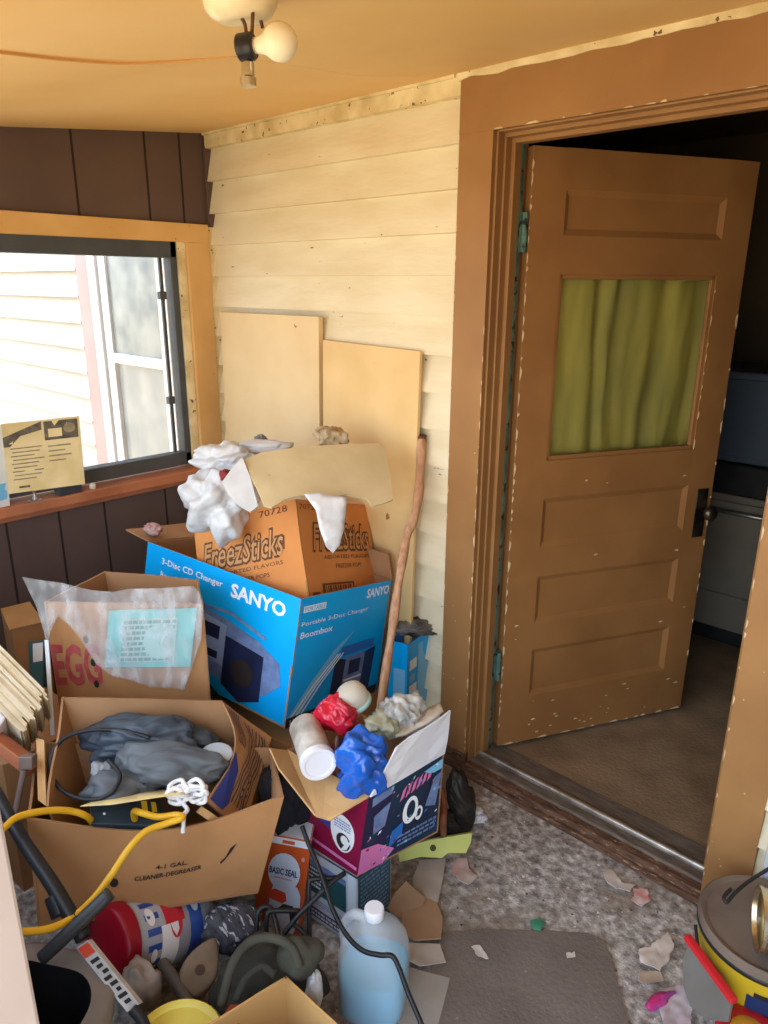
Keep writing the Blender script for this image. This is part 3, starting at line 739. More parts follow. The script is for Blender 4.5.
mb = MB(); v_, f_ = crumple((t4[0]+t4[2])/2+V((0,.01,.012)), (.075,.04,.028), 3, .5, 2.3, 4, Matrix.Rotation(.7,3,'Z')); mb.add(v_, f_, M('grey_black_foil',(120,112,104),(34,32,32),18,.4))
tag(mb.build('crumpled_foil', smooth=True), 'crumpled grey and black wrapping stuffed into the slim blue box', 'wrapping')
# ================================================================== front pile
def down(ps, z): return [V((p.x, p.y, z)) for p in ps]
def scrib(mb, f, u0, v0, u1, v1, n, mat, seed=0, h=.5, off=.0016):      # rows of small illegible print
    rnd = random.Random(seed)
    for k in range(n):
        v = v1-(v1-v0)*(k+.2)/n; hh = (v1-v0)/n*h; u = u0
        while u < u1-.01:
            w = (u1-u0)*rnd.uniform(.05,.16)
            rect(mb, f, u, v-hh, min(u+w, u1), v, mat, off); u += w*1.25
def closed(name, lo, hi, mat, label, rot=0):                         # plain taped carton
    cx, cy = (lo[0]+hi[0])/2, (lo[1]+hi[1])/2
    R = Matrix.Rotation(rot, 3, 'Z'); q = [(lo[0],lo[1]),(hi[0],lo[1]),(hi[0],hi[1]),(lo[0],hi[1])]
    q = [R @ V((x-cx, y-cy, 0)) + V((cx, cy, 0)) for x, y in q]
    root = thing(name, label, 'box', (cx, cy, lo[2]))
    mb = MB(); carton(mb, down(q, lo[2]), down(q, hi[2]), mat, .005, True, .002, None, lo[0]*9); mb.build('carton_body', root)
    a, b = down(q, hi[2]-.001), (lambda s: s)
    m0, m1 = (a[0]+a[3])/2, (a[1]+a[2])/2
    mb = MB(); slab(mb, a[0], a[1], m1, m0, .004, mat); mb.build('flap', root)
    mb = MB(); slab(mb, m0+dz*.0006, m1+dz*.0006, a[2]+dz*.0006, a[3]+dz*.0006, .004, mat); mb.build('flap', root)
closed('brown_carton', (.45,-.66,0), (1.13,-.16,.295), card, 'plain brown carton buried under the large bright blue carton', .1)
closed('brown_carton', (.47,-1.0,0), (.83,-.77,.375), card, 'plain brown carton buried under the red lettered carton', .3)
closed('brown_carton', (.30,-1.36,0), (.78,-1.08,.43), card, 'plain brown carton buried under the cream paper bundle', .1)

# ---- carton with red lettering
red_ink = M('dusty_red_print', (160,58,62), (176,84,84), 30, .7)
FL, FR, BR, BL = P(44,602,2.10), P(203,604,2.10), P(198,579,2.29), P(105,571,2.32)
t4 = [FL, FR, BR, BL]; b4 = [p+V((.0,.0,-.38)) for p in t4]
root = thing('red_lettered_carton', 'open brown carton with big red letters and a clear bag draped over its front', 'box', (b4[0]+b4[2])/2)
mb = MB(); fs = carton(mb, b4, t4, card, .006, True, .003, card_in, 5)
text(mb, fs[0], 'EGG', .005, .28, .31, .65, red_ink, bold=.03)
for u, v in ((.262,.49),(.268,.30),(.235,.69)): oval(mb, fs[0], u, v, .016, .034, ink, .0024)
mb.build('carton_body', root)
tf = plane_t(FL, FR, b4[0])
clearbag = M('clear_plastic', (228,230,232), (212,216,220), 12, .2, .3, 40, spec=.7, alpha=.14, alpha2=.40, ascale=9, stretch=(3,3,1))
root = thing('clear_plastic_bag', 'clear plastic bag holding an aqua printed sheet, hung over the red lettered carton', 'bag', P(125,625,2.05))
mb = MB(); f = slab(mb, P(105,667,tf(105,667)-.012), P(190,667,tf(190,667)-.012), P(197,608,tf(197,608)-.012), P(109,611,tf(109,611)-.012), .002, M('aqua_sheet',(126,208,206),(110,196,196),5,.5), 6, 4, .002)
ink_s = M('faint_green_print', (84,140,138), rough=.6)
rect(mb, f, .16, .10, .80, .86, M('pale_aqua_print',(166,208,204),rough=.5), .0014)
scrib(mb, f, .18, .10, .78, .84, 8, ink_s, 4, .6, .0026)
mb.build('printed_sheet', root, label='aqua printed sheet')
mb = MB()
patch(mb, [(22,577),(40,580),(62,583),(90,590),(112,592),(128,589),(160,588),(193,586),(199,592),(203,607),(201,640),(193,664),(184,690),(172,688),(150,687),(130,680),(112,676),(96,664),(84,645),(70,626),(58,616),(50,632),(47,648),(44,632),(36,606)],
      lambda x, y: tf(x, y)-.024-.02*max(0,(60-x)/40), clearbag, .0012, 4.5, .011, 2, .075)
mb.build('film', root, smooth=True)
mb = MB(); slab(mb, P(45,640,2.06), P(49,640,2.06), P(55,735,2.0), P(51,735,2.0), .004, plastic_w, 2, 6, .002); mb.build('strip', root, label='white plastic strip')

# ---- outer carton at the front
FLb, FRb = onz(38,930,.222), onz(258,893,.222); FLt, FRt = onz(27,818,.50), onz(284,797,.49)
BRt = onz(271,748,.47); BLt = onz(36,742,.50)
root = thing('gallon_carton', 'wide low brown carton with a sagging front edge at the front of the pile', 'box', (FLb+BRt)/2*1)
ROOTLOC[root.name] = V((1.25,-1.1,.222)); root.location = ROOTLOC[root.name]
BRb = V((BRt.x+.005, BRt.y-.01, .222)); BLb = V((BLt.x+.06, BLt.y+.0, .222))
mb = MB()
sag = lambda u, v: V((0,0,-.062*v*math.sin(pi*min(1,u*1.02))**1.2))-AF*(.012*v*math.sin(pi*u))
ff_ = slab(mb, FLb, FRb, FRt, FLt, .006, card, 18, 5, .004, 2, back=card_in, fn=sag)
slab(mb, FRb, BRb, BRt, FRt, .006, card, 4, 3, .002, 3, back=card_in); slab(mb, BRb, BLb, BLt, BRt, .006, card, 4, 3, .002, 4, back=card_in)
slab(mb, BLb, FLb, FLt, BLt, .006, card, 4, 3, .002, 5, back=card_in); slab(mb, FLb, BLb, BRb, FRb, .006, card, back=card_in)
text(mb, ff_, '4-1 GAL.', .50, .53, .635, .585, ink, bold=.02, off=.003); text(mb, ff_, 'CLEANER-DEGREASER', .415, .42, .70, .475, ink, bold=.02, off=.003, slope=.02)
poly(mb, ff_, [(.78,.46),(.80,.50),(.815,.60),(.84,.64),(.825,.56),(.80,.47),(.785,.43)], ink, .003); oval(mb, ff_, .33, .42, .018, .05, M('torn_hole',(40,30,26)), .003)
mb.build('carton_body', root)

# ---- inner carton on top of it, lying open towards the camera
A = P(222,700,2.02); B = P(206,800,1.775); C = P(271,738,2.05); D = P(243,832,1.83); E = P(62,697,1.95); G = P(46,806,1.72)
zb = .25
root = thing('printed_carton', 'open blue and black printed carton full of grey bags, inside the wide low carton', 'box', (1.15,-1.1,zb))
mb = MB()
bow = lambda u, v: AR*(.055*v*math.sin(pi*u))
Db, Cb, Eb, Gb = V((D.x-.02,D.y+.02,zb)), V((C.x,C.y,zb)), V((E.x+.08,E.y+.02,zb)), V((G.x,G.y+.04,zb))
fw_ = slab(mb, D, C, A, B, .006, card, 10, 8, .003, 3, back=card_in, fn=bow)
slab(mb, Db, Cb, C, D, .006, card, 4, 2, back=card_in)
slab(mb, Cb, Eb, E, A, .006, card, 8, 5, .003, 1, back=card_in); slab(mb, Eb, Gb, G, E, .006, card, 6, 5, .003, 2, back=card_in)
slab(mb, Gb, Db, V((D.x,D.y,.37))-AF*.0, V((G.x,G.y,.40)), .006, card, 4, 3, back=card_in); slab(mb, Gb, Eb, Cb, Db, .006, card_in)
vio = M('violet_print', (52,62,128), rough=.6); blk = M('faded_black_print', (92,76,70), (70,60,58), 30, .7)
poly(mb, fw_, [(.02,.95),(.30,.98),(.46,.98),(.36,.72),(.10,.55),(.02,.62)], vio, .003)
rnd = random.Random(5)
for k in range(7):
    v = .58-.075*k
    pts_ = [(.12+.8*i/12, v+.02*math.sin(i*1.7+k)+.05*math.sin(i*.5)) for i in range(13)]
    line(mb, fw_, pts_, .011+.006*(k % 2), blk, .0036)
for k in range(5):
    v = .92-.05*k; line(mb, fw_, [(.58+.36*i/8, v-.04*math.sin(i*.8)) for i in range(9)], .010, blk, .0036)
for c_ in ((.25,.38),(.30,.25),(.42,.30)): 
    oval(mb, fw_, c_[0], c_[1], .05, .045, blk, .004); oval(mb, fw_, c_[0], c_[1], .028, .025, card, .0046)
mb.build('carton_body', root)
mb = MB(); slab(mb, P(196,812,1.735), P(201,806,1.745), P(240,832,1.80), P(234,838,1.79), .004, card_pale); mb.build('flap', root)
mb = MB(); slab(mb, G, P(44,740,1.86), P(36,738,1.88), P(38,800,1.73), .005, card_pale); mb.build('flap', root)

slate = M('slate_plastic', (98,104,108), (80,86,92), 8, .45, .1, 30); slate_d = M('dark_slate_plastic', (66,76,86), (52,60,70), 8, .4, .1, 30)
Rz = Matrix.Rotation(.75, 3, 'Z')
mb = MB(); v_, f_ = crumple(P(150,738,1.93), (.15,.07,.055), 41, .4, 2, 5, Rz); mb.add(v_, f_, slate_d)
tag(mb.build('grey_bag', smooth=True), 'dark bluish plastic bag at the back of the printed carton', 'bag', 'bags inside the printed carton')
mb = MB(); v_, f_ = crumple(P(170,765,1.86), (.14,.06,.055), 44, .3, 1.6, 5, Rz); mb.add(v_, f_, slate)
tag(mb.build('grey_bag', smooth=True), 'grey plastic roll lying across the middle of the printed carton', 'bag', 'bags inside the printed carton')
mb = MB(); v_, f_ = crumple(P(118,788,1.82), (.09,.05,.04), 47, .35, 1.8, 4, Rz); mb.add(v_, f_, slate)
tag(mb.build('grey_bag', smooth=True), 'small grey plastic bag at the left of the printed carton, inside the black cable loop', 'bag', 'bags inside the printed carton')
mb = MB(); v_, f_ = crumple(P(103,774,1.84), (.035,.025,.03), 48, .45, 2, 4); mb.add(v_, f_, M('pale_grey_plastic',(150,154,158),(120,124,128),14,.35))
tag(mb.build('plastic_scrap', smooth=True), 'pale grey crumpled plastic beside the black cable loop', 'plastic')
c = P(217,756,1.90); mb = MB(); mb.lathe([(0,.014),(.030,.014),(.036,.010),(.036,0),(0,0)], c, (CAM-c).normalized()*.4+dz, M('pale_blue_lid',(190,204,216),rough=.35), n=26, sx=1.15)
tag(mb.build('jar_lid', smooth=True, autosmooth=40), 'pale round lid at the right end of the printed carton', 'lid')
mb = MB(); mb.tube([P(*q) for q in [(150,738,1.87),(125,731,1.88),(92,730,1.88),(66,737,1.86),(52,755,1.83),(53,778,1.80),(68,794,1.78),(92,800,1.76),(112,792,1.76),(120,775,1.79),(108,760,1.82)]], .0055, black_p, n=8)
tag(mb.build('black_cable', smooth=True), 'looped black cable at the left inside the printed carton', 'cable')
mb = MB(); f = slab(mb, P(92,824,1.70), P(164,826,1.74), P(160,800,1.79), P(90,803,1.74), .035, M('blue_black_plastic',(46,58,66),(38,48,56),9,.4), 3, 2, .001)
oval(mb, f, .18, .45, .02, .06, white_ink); rect(mb, f, .72, .40, .80, .95, M('tool_yellow',(222,178,40),rough=.5), .003); rect(mb, f, .86, .5, .93, .9, M('tool_yellow',(222,178,40)), .003)
tag(mb.build('tool_case', bevel=.003), 'flat blue black tool with yellow marks lying at the front of the printed carton', 'tool')
tp = plane_t(P(82,806,1.70), P(182,790,1.74), P(130,796,1.77))
mb = MB(); patch(mb, [(80,806),(108,796),(135,790),(182,787),(184,793),(150,798),(112,804)], tp, M('tan_paper_slip',(206,190,150),(222,196,120),20,.7), .002, 5, .003, 4)
tag(mb.build('paper_slip', smooth=True), 'thin tan paper slip lying on the blue black tool', 'paper')
mb = MB(); rnd = random.Random(11); cc = P(188,793,1.71)
pts_ = []
for k in range(46):
    a = k*.62; r_ = .026+.012*math.sin(k*1.3)
    pts_.append(cc+AR*(r_*1.25*math.cos(a)+.004*rnd.uniform(-1,1))+AU*(r_*.75*math.sin(a)+.006*math.sin(k*.9))-AF*(.012*math.sin(k*2.1)+.0))
pts_ += [cc-AU*.03-AF*.012, P(184,815,1.68), P(183,833,1.67)]
mb.tube(pts_, .0052, M('white_cord',(236,236,236),(220,220,222),20,.5), n=7)
tag(mb.build('string_bundle', smooth=True), 'bundle of white cord at the right front of the printed carton', 'string')

# ---- yellow extension cord
yel = M('yellow_cord', (226,176,40), (212,160,30), 9, .45)
mb = MB(); mb.tube([P(*q) for q in [(-20,850,1.50),(4,828,1.55),(18,817,1.58),(45,811,1.62),(70,811,1.66),(88,817,1.69),(97,828,1.77),(116,832,1.80),(134,826,1.76),(134,812,1.71),(142,813,1.675),(158,817,1.67),(176,815,1.67),(182,818,1.66),(165,824,1.65),(145,832,1.63),(128,850,1.605),(112,874,1.58),(94,898,1.55),(72,918,1.51),(48,929,1.47),(20,932,1.44),(-12,931,1.40)]], .0078, yel, n=10)
tag(mb.build('extension_cord', smooth=True), 'yellow extension cord looping out over the front of the wide low carton', 'cord')

# ---- left edge: small carton, teal book, paper bundle, board
T4 = [onz(11,630,.56), onz(45,622,.56), onz(30,604,.56), onz(1,611,.56)]
root = thing('small_brown_carton', 'small brown carton with one lid flap coloured as if lit, against the dark panelling at the far left', 'box', V((T4[0].x,T4[0].y,.004)))
mb = MB(); carton(mb, down(T4,.004), T4, card, .004, True, .001, card_in, 8); mb.build('carton_body', root)
mb = MB(); slab(mb, T4[0]+dz*.004-AF*.01, T4[1]+dz*.004-AF*.01, T4[2]+dz*.010, T4[3]+dz*.010, .004, card_pale); mb.build('flap', root, label='lid flap coloured paler as if lit')  # light on the flap is put into its colour, a paler cardboard
mb = MB(); f = slab(mb, P(30,690,2.22), P(43,686,2.22), P(44,640,2.26), P(28,642,2.26), .03, M('teal_card',(54,104,112),(44,86,94),9,.5)); rect(mb, f, .3, .55, .95, .95, white_ink)
tag(mb.build('teal_box', bevel=.002), 'narrow teal box with a white patch wedged beside the red lettered carton', 'box')
pg = M('cream_page_edges', (226,212,184), (204,186,150), 16, .8); pg2 = M('tan_page_edges', (208,184,142), (190,166,124), 16, .8)
root = thing('paper_bundle', 'thick cream bundle of yellowing newspaper slanting in from the left edge', 'newspapers', P(20,715,1.86))
E1, E2 = P(47,692,1.92), P(21,733,1.84); L1 = P(-70,575,2.02)-E1; dw = (E2-E1); nw = dw.cross(L1).normalized()
if nw.dot(CAM-E1) < 0: nw = -nw
mb = MB(); rnd = random.Random(3)
for k in range(26):
    a = E1+dw*(k/26); s = rnd.uniform(-.014,.010)+.012*math.sin(k*.9); o_ = rnd.uniform(-.004,.003)
    mb.obox(a-L1.normalized()*s+nw*o_, L1, dw/26*.92, -nw*.15, pg2 if k % 4 == 2 else pg)
mb.build('pages', root)
mb = MB(); mb.obox(E1+dw*1.0+L1*.12, L1*.9, dw*.30, -nw*.12, M('white_cover',(222,218,220),rough=.6)); mb.build('cover', root, bevel=.004, label='white folded cover')
terra = M('terracotta_wood', (176,106,72), (158,90,60), 9, .7, .1)
root = thing('reddish_bracket_board', 'reddish wooden board end with a grey bracket beneath the paper bundle', 'board', P(15,760,1.79))
mb = MB(); a, b = P(-20,728,1.84), P(27,764,1.78); mb.obox(a, b-a, AU*-.034+AF*.0, AF*.05, terra); mb.build('board', root, bevel=.003)
mb = MB(); mb.obox(P(18,757,1.765), AR*.034, AU*-.032, AF*.03, M('grey_bracket',(130,112,102),(110,94,86),12,.5,metal=.3)); mb.build('bracket', root, bevel=.003)
mb = MB(); mb.tube([P(24,770,1.775),P(19,795,1.76),P(12,832,1.735)], .008, M('grey_brown_rod',(110,92,86),rough=.6), n=8); mb.build('rod', root, smooth=True)

# ---- things under and in front of the wide carton
closed('dark_support', (.93,-1.24,0), (1.17,-.98,.215), black_p, 'added support box, black for the shade under the wide low carton', .75)  # added support, coloured black to stand for the shade under the carton
# snack barrel on its side
c0_, c1_ = P(116,944,1.72), P(205,914,1.92); ax = (c1_-c0_).normalized(); Lg = .24; rb = .088
root = thing('snack_barrel', 'snack barrel with a red lid lying on its side under the wide low carton', 'jar', (c0_.x,c0_.y,.0))
mb = MB(); mb.lathe([(0,-.030),(.080,-.030),(.088,-.026),(.093,-.018),(.093,.008),(.089,.012)], c0_, ax, M('dark_red_lid',(150,16,40),(132,12,34),5,.35), n=40); mb.build('lid', root, smooth=True, autosmooth=40)
mb = MB(); mb.lathe([(.080,.0),(rb,.02),(rb,Lg-.03),(.074,Lg-.005),(0,Lg)], c0_, ax, M('hazy_jar_plastic',(170,172,178),(150,150,158),5,.2), n=40, cap=False)
ur = (dz-ax*dz.dot(ax)).normalized(); wr = ax.cross(ur)
if wr.dot(CAM-c0_) < 0: wr = -wr
def cyl(u, v, off=0):
    an = (v-.5)*pi*1.25+.3; return c0_+ax*(.03+u*(Lg-.07))+(wr*math.cos(an)+ur*math.sin(an))*(rb+off)
lb_b = M('label_blue',(44,66,140),(56,92,168),12,.35); lb_r = M('label_red',(190,40,52),rough=.35); lb_w = M('label_white',(226,226,226),rough=.35)
def cgrid(u0, v0, u1, v1, mat, off): 
    for i in range(10): rect(mb, cyl, u0, v0+(v1-v0)*i/10, u1, v0+(v1-v0)*(i+1)/10, mat, off)
cgrid(.0, .0, .22, 1, lb_b, .001); cgrid(.22, .2, .50, .62, lb_w, .001); cgrid(.30, .62, .62, 1, lb_r, .001); cgrid(.70,.3,.92,1, lb_b, .001)
for u, v, r_ in ((.08,.7,.07),(.10,.45,.05),(.34,.42,.05),(.82,.7,.06)): oval(mb, cyl, u, v, r_, r_*.9, lb_w, .0022)
for k in range(7): rect(mb, cyl, .06+.06*k, .18+.03*(k % 3), .10+.06*k, .34+.04*(k % 2), lb_w if k % 2 else lb_b, .0024)
oval(mb, cyl, .46, .62, .10, .10, lb_r, .0026)
mb.build('jar', root, smooth=True, autosmooth=35)
# bin
Q = onz(128,968,.34); e1 = (onz(20,946,.34)-onz(100,963,.34)).normalized(); e1.z = 0; e2 = V((-e1.y, e1.x, 0))
if e2.dot(CAM-Q) < 0: e2 = -e2
wb, db, rc = .32, .25, .115
def ringpts(ins, z, n=8):
    out = []
    for (cx, cy, a0_) in ((wb-rc, rc, 0),(wb-rc, db-rc, 1),(rc, db-rc, 2),(rc, rc, 3)):
        for k in range(n+1):
            a = -pi/2+(a0_+k/n)*pi/2; rr = rc-ins
            out.append(Q+e1*(cx+rr*math.cos(a))+e2*(cy+rr*math.sin(a))+V((0,0,z-Q.z)))
    return out
rims = [(.05,.004),(.012,.30),(-.008,.315),(-.010,.336),(-.002,.342),(.010,.336),(.016,.31),(.056,.012)]
rims = [(.05,.004),(.020,.285),(-.014,.300),(-.018,.336),(-.006,.344),(.026,.338),(.032,.31),(.060,.012)]
R_ = [ringpts(i, z) for i, z in rims]; n_ = len(R_[0]); bk2 = M('bin_rim_grey',(126,116,106),(110,102,94),8,.5); bk = M('black_bin',(24,24,26),(34,34,36),8,.45)
root = thing('waste_bin', 'black waste bin with a grey rim in the bottom left corner, nearest the white post', 'bin', V((Q+e1*wb/2+e2*db/2).to_2d().to_3d()))
mb = MB()
for s_, (i0, i1), mat in ((0,(0,2),bk),(1,(5,7),bk)):
    vv = [p for r_ in R_[i0:i1+1] for p in r_]; mb.add(vv, [(j*n_+k, j*n_+(k+1)%n_, (j+1)*n_+(k+1)%n_, (j+1)*n_+k) for j in range(i1-i0) for k in range(n_)], mat)
mb.add(R_[0], [tuple(range(n_))], bk); mb.add(R_[7], [tuple(range(n_))], bk); mb.build('body', root, smooth=True, autosmooth=50)
mb = MB(); vv = [p for r_ in R_[2:6] for p in r_]; mb.add(vv, [(j*n_+k, j*n_+(k+1)%n_, (j+1)*n_+(k+1)%n_, (j+1)*n_+k) for j in range(3) for k in range(n_)], bk2); mb.build('rim', root, smooth=True, label='grey rolled rim')
# black jack handle with sticker
root = thing('black_tool', 'black tubular tool with a crossbar and a red and white sticker on its shaft', 'tool', P(90,940,1.5))
mb = MB(); mb.tube([P(-5,790,1.64),P(20,836,1.60),P(52,884,1.55),P(84,938,1.50)], lambda u: .013+.004*u, black_p, n=12); mb.build('shaft', root, smooth=True)
mb = MB(); mb.tube([P(42,958,1.475),P(72,930,1.49),P(110,893,1.52)], .0145, M('worn_black_tube',(44,46,48),(62,64,66),12,.4), n=14); mb.build('crossbar', root, smooth=True)
mb = MB(); mb.tube([P(55,895,1.545),P(62,914,1.53)], .022, black_p, n=10, smooth=False); mb.build('collar', root, smooth=True, autosmooth=40)
mb = MB(); a, b = P(82,944,1.49), P(133,1008,1.42); sx = AR*.012+AU*.008
f = slab(mb, a+sx, a-sx, b-sx, b+sx, .014, M('sticker_grey',(200,198,194),(176,174,170),20,.5)); f = (lambda g: (lambda u, v, off=0: g(u, v, off)))(f)
rect(mb, f, .05, .02, .95, .18, M('sticker_red',(200,70,48),rough=.5))
for k in range(8): rect(mb, f, .12+.1*(k % 2), .24+.09*k, .8-.12*(k % 3), .29+.09*k, ink, .0016)
mb.build('sticker_plate', root, label='flat end with a red and white sticker'); 
mb = MB(); mb.tube([b-AU*.002, P(142,1020,1.41), P(150,1040,1.40)], .011, black_p, n=10); mb.build('tip', root, smooth=True)
# yellow tub
c = onz(176,1042,.24); root = thing('yellow_tub', 'round yellow lidded tub at the bottom edge below the snack barrel', 'tub', (c.x,c.y,0))
yt = M('pale_yellow_plastic', (226,214,104), (214,196,84), 7, .4, chips=(196,170,80), chip_scale=12, chip_amt=.62)
mb = MB(); mb.lathe([(.074,0),(.088,.20),(.089,.222)], (c.x,c.y,0), dz, yt, n=40); mb.build('body', root, smooth=True, autosmooth=40)
mb = MB(); mb.lathe([(.090,.215),(.095,.218),(.095,.236),(.090,.242),(.080,.240),(.076,.236),(0,.238)], (c.x,c.y,0), dz, yt, n=40); mb.build('lid', root, smooth=True, autosmooth=40)
# slipper sole, grey pipe, white crumple, checked cloth
def outline(n=40, l=.13, w=.036):
    return [(l*math.cos(2*pi*k/n), w*(1+.22*math.cos(2*pi*k/n)-.18*math.cos(4*pi*k/n))*math.sin(2*pi*k/n)) for k in range(n)]
a, b = P(214,940,1.77), P(186,1000,1.66); d_ = (b-a).normalized(); wv = d_.cross(CAM-a).normalized(); nn = wv.cross(d_).normalized()
if nn.dot(CAM-a) < 0: nn = -nn
cc = (a+b)/2; ol = outline(l=(b-a).length/2); n_ = len(ol)
root = thing('slipper', 'worn taupe slipper sole between the snack barrel and the dark bag', 'slipper', cc)
taupe = M('taupe_felt', (140,124,104), (118,104,88), 14, .9, .2, 50)
mb = MB(); mb.add([cc+d_*x+wv*y for x, y in ol]+[cc+d_*x*.97+wv*y*.94+nn*.018 for x, y in ol]+[cc+d_*x*.85+wv*y*.75+nn*.022 for x, y in ol],
   [tuple(range(n_)), tuple(range(2*n_,3*n_))]+[(j*n_+k,j*n_+(k+1)%n_,(j+1)*n_+(k+1)%n_,(j+1)*n_+k) for j in (0,1) for k in range(n_)], taupe)
mb.build('sole', root, smooth=True, autosmooth=60)
mb = MB(); mb.lathe([(.003,.0215),(.012,.0225),(.012,.024),(0,.025)], cc+d_*.01, nn, M('dark_taupe',(84,68,56),rough=.8), n=16); mb.build('badge', root)
mb = MB(); mb.tube([P(156,956,1.74),P(176,982,1.68),P(197,1018,1.61)], .0145, M('grey_pipe',(96,94,92),(80,78,76),9,.5), n=12)
tag(mb.build('grey_pipe', smooth=True), 'short grey plastic pipe lying beside the taupe slipper', 'pipe')
mb = MB(); v_, f_ = crumple(P(140,988,1.62), (.045,.04,.06), 61, .3, 2, 4); mb.add(v_, f_, M('dull_white_foam',(158,152,148),(136,130,126),14,.8))
tag(mb.build('foam_lump', smooth=True), 'dull white foam lump between the stickered tool and the grey pipe', 'foam')
chk = M('checked_cloth', (84,86,94), (46,46,52), 22, .9, .2, 60, chips=(170,174,186), chip_scale=30, chip_amt=.58, stretch=(1,3,1))
mb = MB(); v_, f_ = crumple(P(232,930,1.80), (.07,.05,.05), 64, .3, 1.7, 4, Rz); mb.add(v_, f_, chk)
tag(mb.build('checked_cloth', smooth=True), 'dark grey patterned cloth beneath the orange box', 'cloth')
# dark olive bag
ol1 = M('dark_olive_canvas', (54,54,46), (38,38,34), 7, .85, .15, 30); ol2 = M('olive_webbing', (70,69,58), (54,54,46), 12, .85)
c = P(268,976,1.66); root = thing('duffel_bag', 'slumped dark olive canvas bag in front of the black wire rack', 'bag', V((c.x,c.y,0)))
mb = MB(); v_, f_ = crumple(V((c.x,c.y,.125)), (.125,.095,.12), 71, .28, 1.5, 5, Rz, flat=.004); mb.add(v_, f_, ol1); mb.build('body', root, smooth=True)
mb = MB(); mb.tube([P(*q) for q in [(222,1005,1.50),(232,965,1.52),(250,942,1.55),(272,938,1.55),(292,948,1.53),(300,968,1.51)]], .010, ol2, n=8); mb.build('strap', root, smooth=True)
mb = MB(); mb.tube([P(*q) for q in [(236,1000,1.48),(246,978,1.49),(262,966,1.50),(275,975,1.49)]], .008, ol1, n=8); mb.build('handle', root, smooth=True)
mb = MB(); v_, f_ = crumple(P(300,956,1.56), (.05,.04,.045), 75, .2, 1.4, 4, Rz); mb.add(v_, f_, ol2); mb.build('pocket', root, smooth=True)
mb = MB(); v_, f_ = crumple(P(314,990,1.56), (.018,.02,.05), 77, .3, 2, 4); mb.add(v_, f_, plastic_w)
tag(mb.build('white_rag', smooth=True), 'strip of white cloth hanging on the right side of the dark olive bag', 'cloth')
# open tan carton bottom edge
K0 = onz(286,976,.30); L2 = onz(258,993,.30); R2 = onz(338,1024,.30)
ul = (L2-K0).normalized()*.20; ur_ = (R2-K0).normalized()*.22
t4 = [K0+ul, K0+ul+ur_, K0+ur_, K0]
root = thing('open_tan_carton', 'open tan carton at the bottom edge, only its far corner showing', 'box', down([K0+ul/2+ur_/2],0)[0])
tanc = M('tan_cardboard', (206,164,104), (192,150,92), 6, .75, .05)
mb = MB(); t4c = t4 if ((t4[1]-t4[0]).cross(t4[2]-t4[1])).z > 0 else t4[::-1]
carton(mb, down(t4c,.004), t4c, tanc, .005, True, .001, tanc, 2); mb.build('carton_body', root)
mb = MB(); a = onz(252,1004,.26); mb.obox(a, AR*-.045, V((.02,-.06,0)), V((0,0,-.24)), M('brick_red_card',(156,62,44),(140,52,38),8,.7))
tag(mb.build('red_box', bevel=.002), 'brick red box squeezed between the dark olive bag and the open tan carton', 'box')

# ---- orange spray box, grey box
org = M('orange_label', (206,92,40), (190,80,36), 5, .45)
FRt_, FRb_, FLt_, FLb_ = P(311,841,1.87), onz(300,936,.012), P(262,832,1.95), None
bk_ = V((-.06,.07,0)); FLb_ = FLt_+(FRb_-FRt_)*.985
root = thing('orange_box', 'orange and white cleaner box standing behind the black wire rack', 'box', FRb_)
mb = MB(); fs = carton(mb, [FLb_,FRb_,FRb_+bk_,FLb_+bk_], [FLt_,FRt_,FRt_+bk_,FLt_+bk_], org, .003, True, 0, org, 2)
f = fs[0]; cw = M('cool_white_print',(214,222,236),rough=.45)
rect(mb, f, .02, .915, .98, .985, white_ink); rect(mb, f, .45, .93, .70, .965, M('orange_text',(214,96,50)), .002)
oval(mb, f, .54, .63, .33, .20, cw); poly(mb, f, [(.30,.0),(.86,.0),(.95,.18),(.92,.42),(.84,.50),(.36,.50),(.30,.36)], cw, .0012)
text(mb, f, 'BASIC SEAL', .24, .60, .82, .67, navy, bold=.03, off=.0024); rect(mb, f, .35, .555, .72, .57, M('pink_print',(220,150,140)), .0022)
poly(mb, f, [(.25,.40),(.40,.44),(.62,.42),(.66,.34),(.58,.30),(.36,.32),(.26,.34)], M('red_splash',(222,72,44)), .0026)
poly(mb, f, [(.46,.22),(.60,.30),(.80,.30),(.88,.22),(.86,.12),(.78,.12),(.74,.21),(.58,.22)], ink, .0026)
oval(mb, f, .90, .80, .035, .025, M('pink_print',(220,150,140)), .002)
mb.build('carton_body', root)
mb = MB(); slab(mb, FLt_, FRt_, FRt_+bk_, FLt_+bk_, .003, white_ink); mb.build('flap', root)
F0, Fu_, Fv_ = onz(357,879,.235), onz(391,852,.235), onz(304,846,.235); Fuv = Fu_+Fv_-F0
g_w = M('grey_white_card', (196,200,206), (180,184,192), 8, .5); g_t = M('dark_teal_print', (38,84,88), (30,70,76), 8, .45)
root = thing('grey_teal_box', 'grey and dark teal printed box on the floor under the maroon box', 'box', down([F0],0)[0])
t4 = [F0, Fu_, Fuv, Fv_]; mb = MB(); fs = carton(mb, down(t4,.003), t4, g_w, .004, True, 0, g_w, 1)
f = fs[3]; rect(mb, f, .02, .42, .80, .80, g_t); scrib(mb, f, .05, .50, .34, .80, 5, white_ink, 3, .5, .0026); rect(mb, f, .0, .80, .80, .88, grey_blue)
scrib(mb, f, .22, .26, .72, .34, 3, grey_blue, 8, .5); rect(mb, f, .08, .06, .72, .20, navy); scrib(mb, f, .12, .08, .70, .19, 2, g_w, 9, .6, .0026)
rect(mb, f, .84, .0, .98, 1, M('pale_strip',(206,218,228)), .0014)
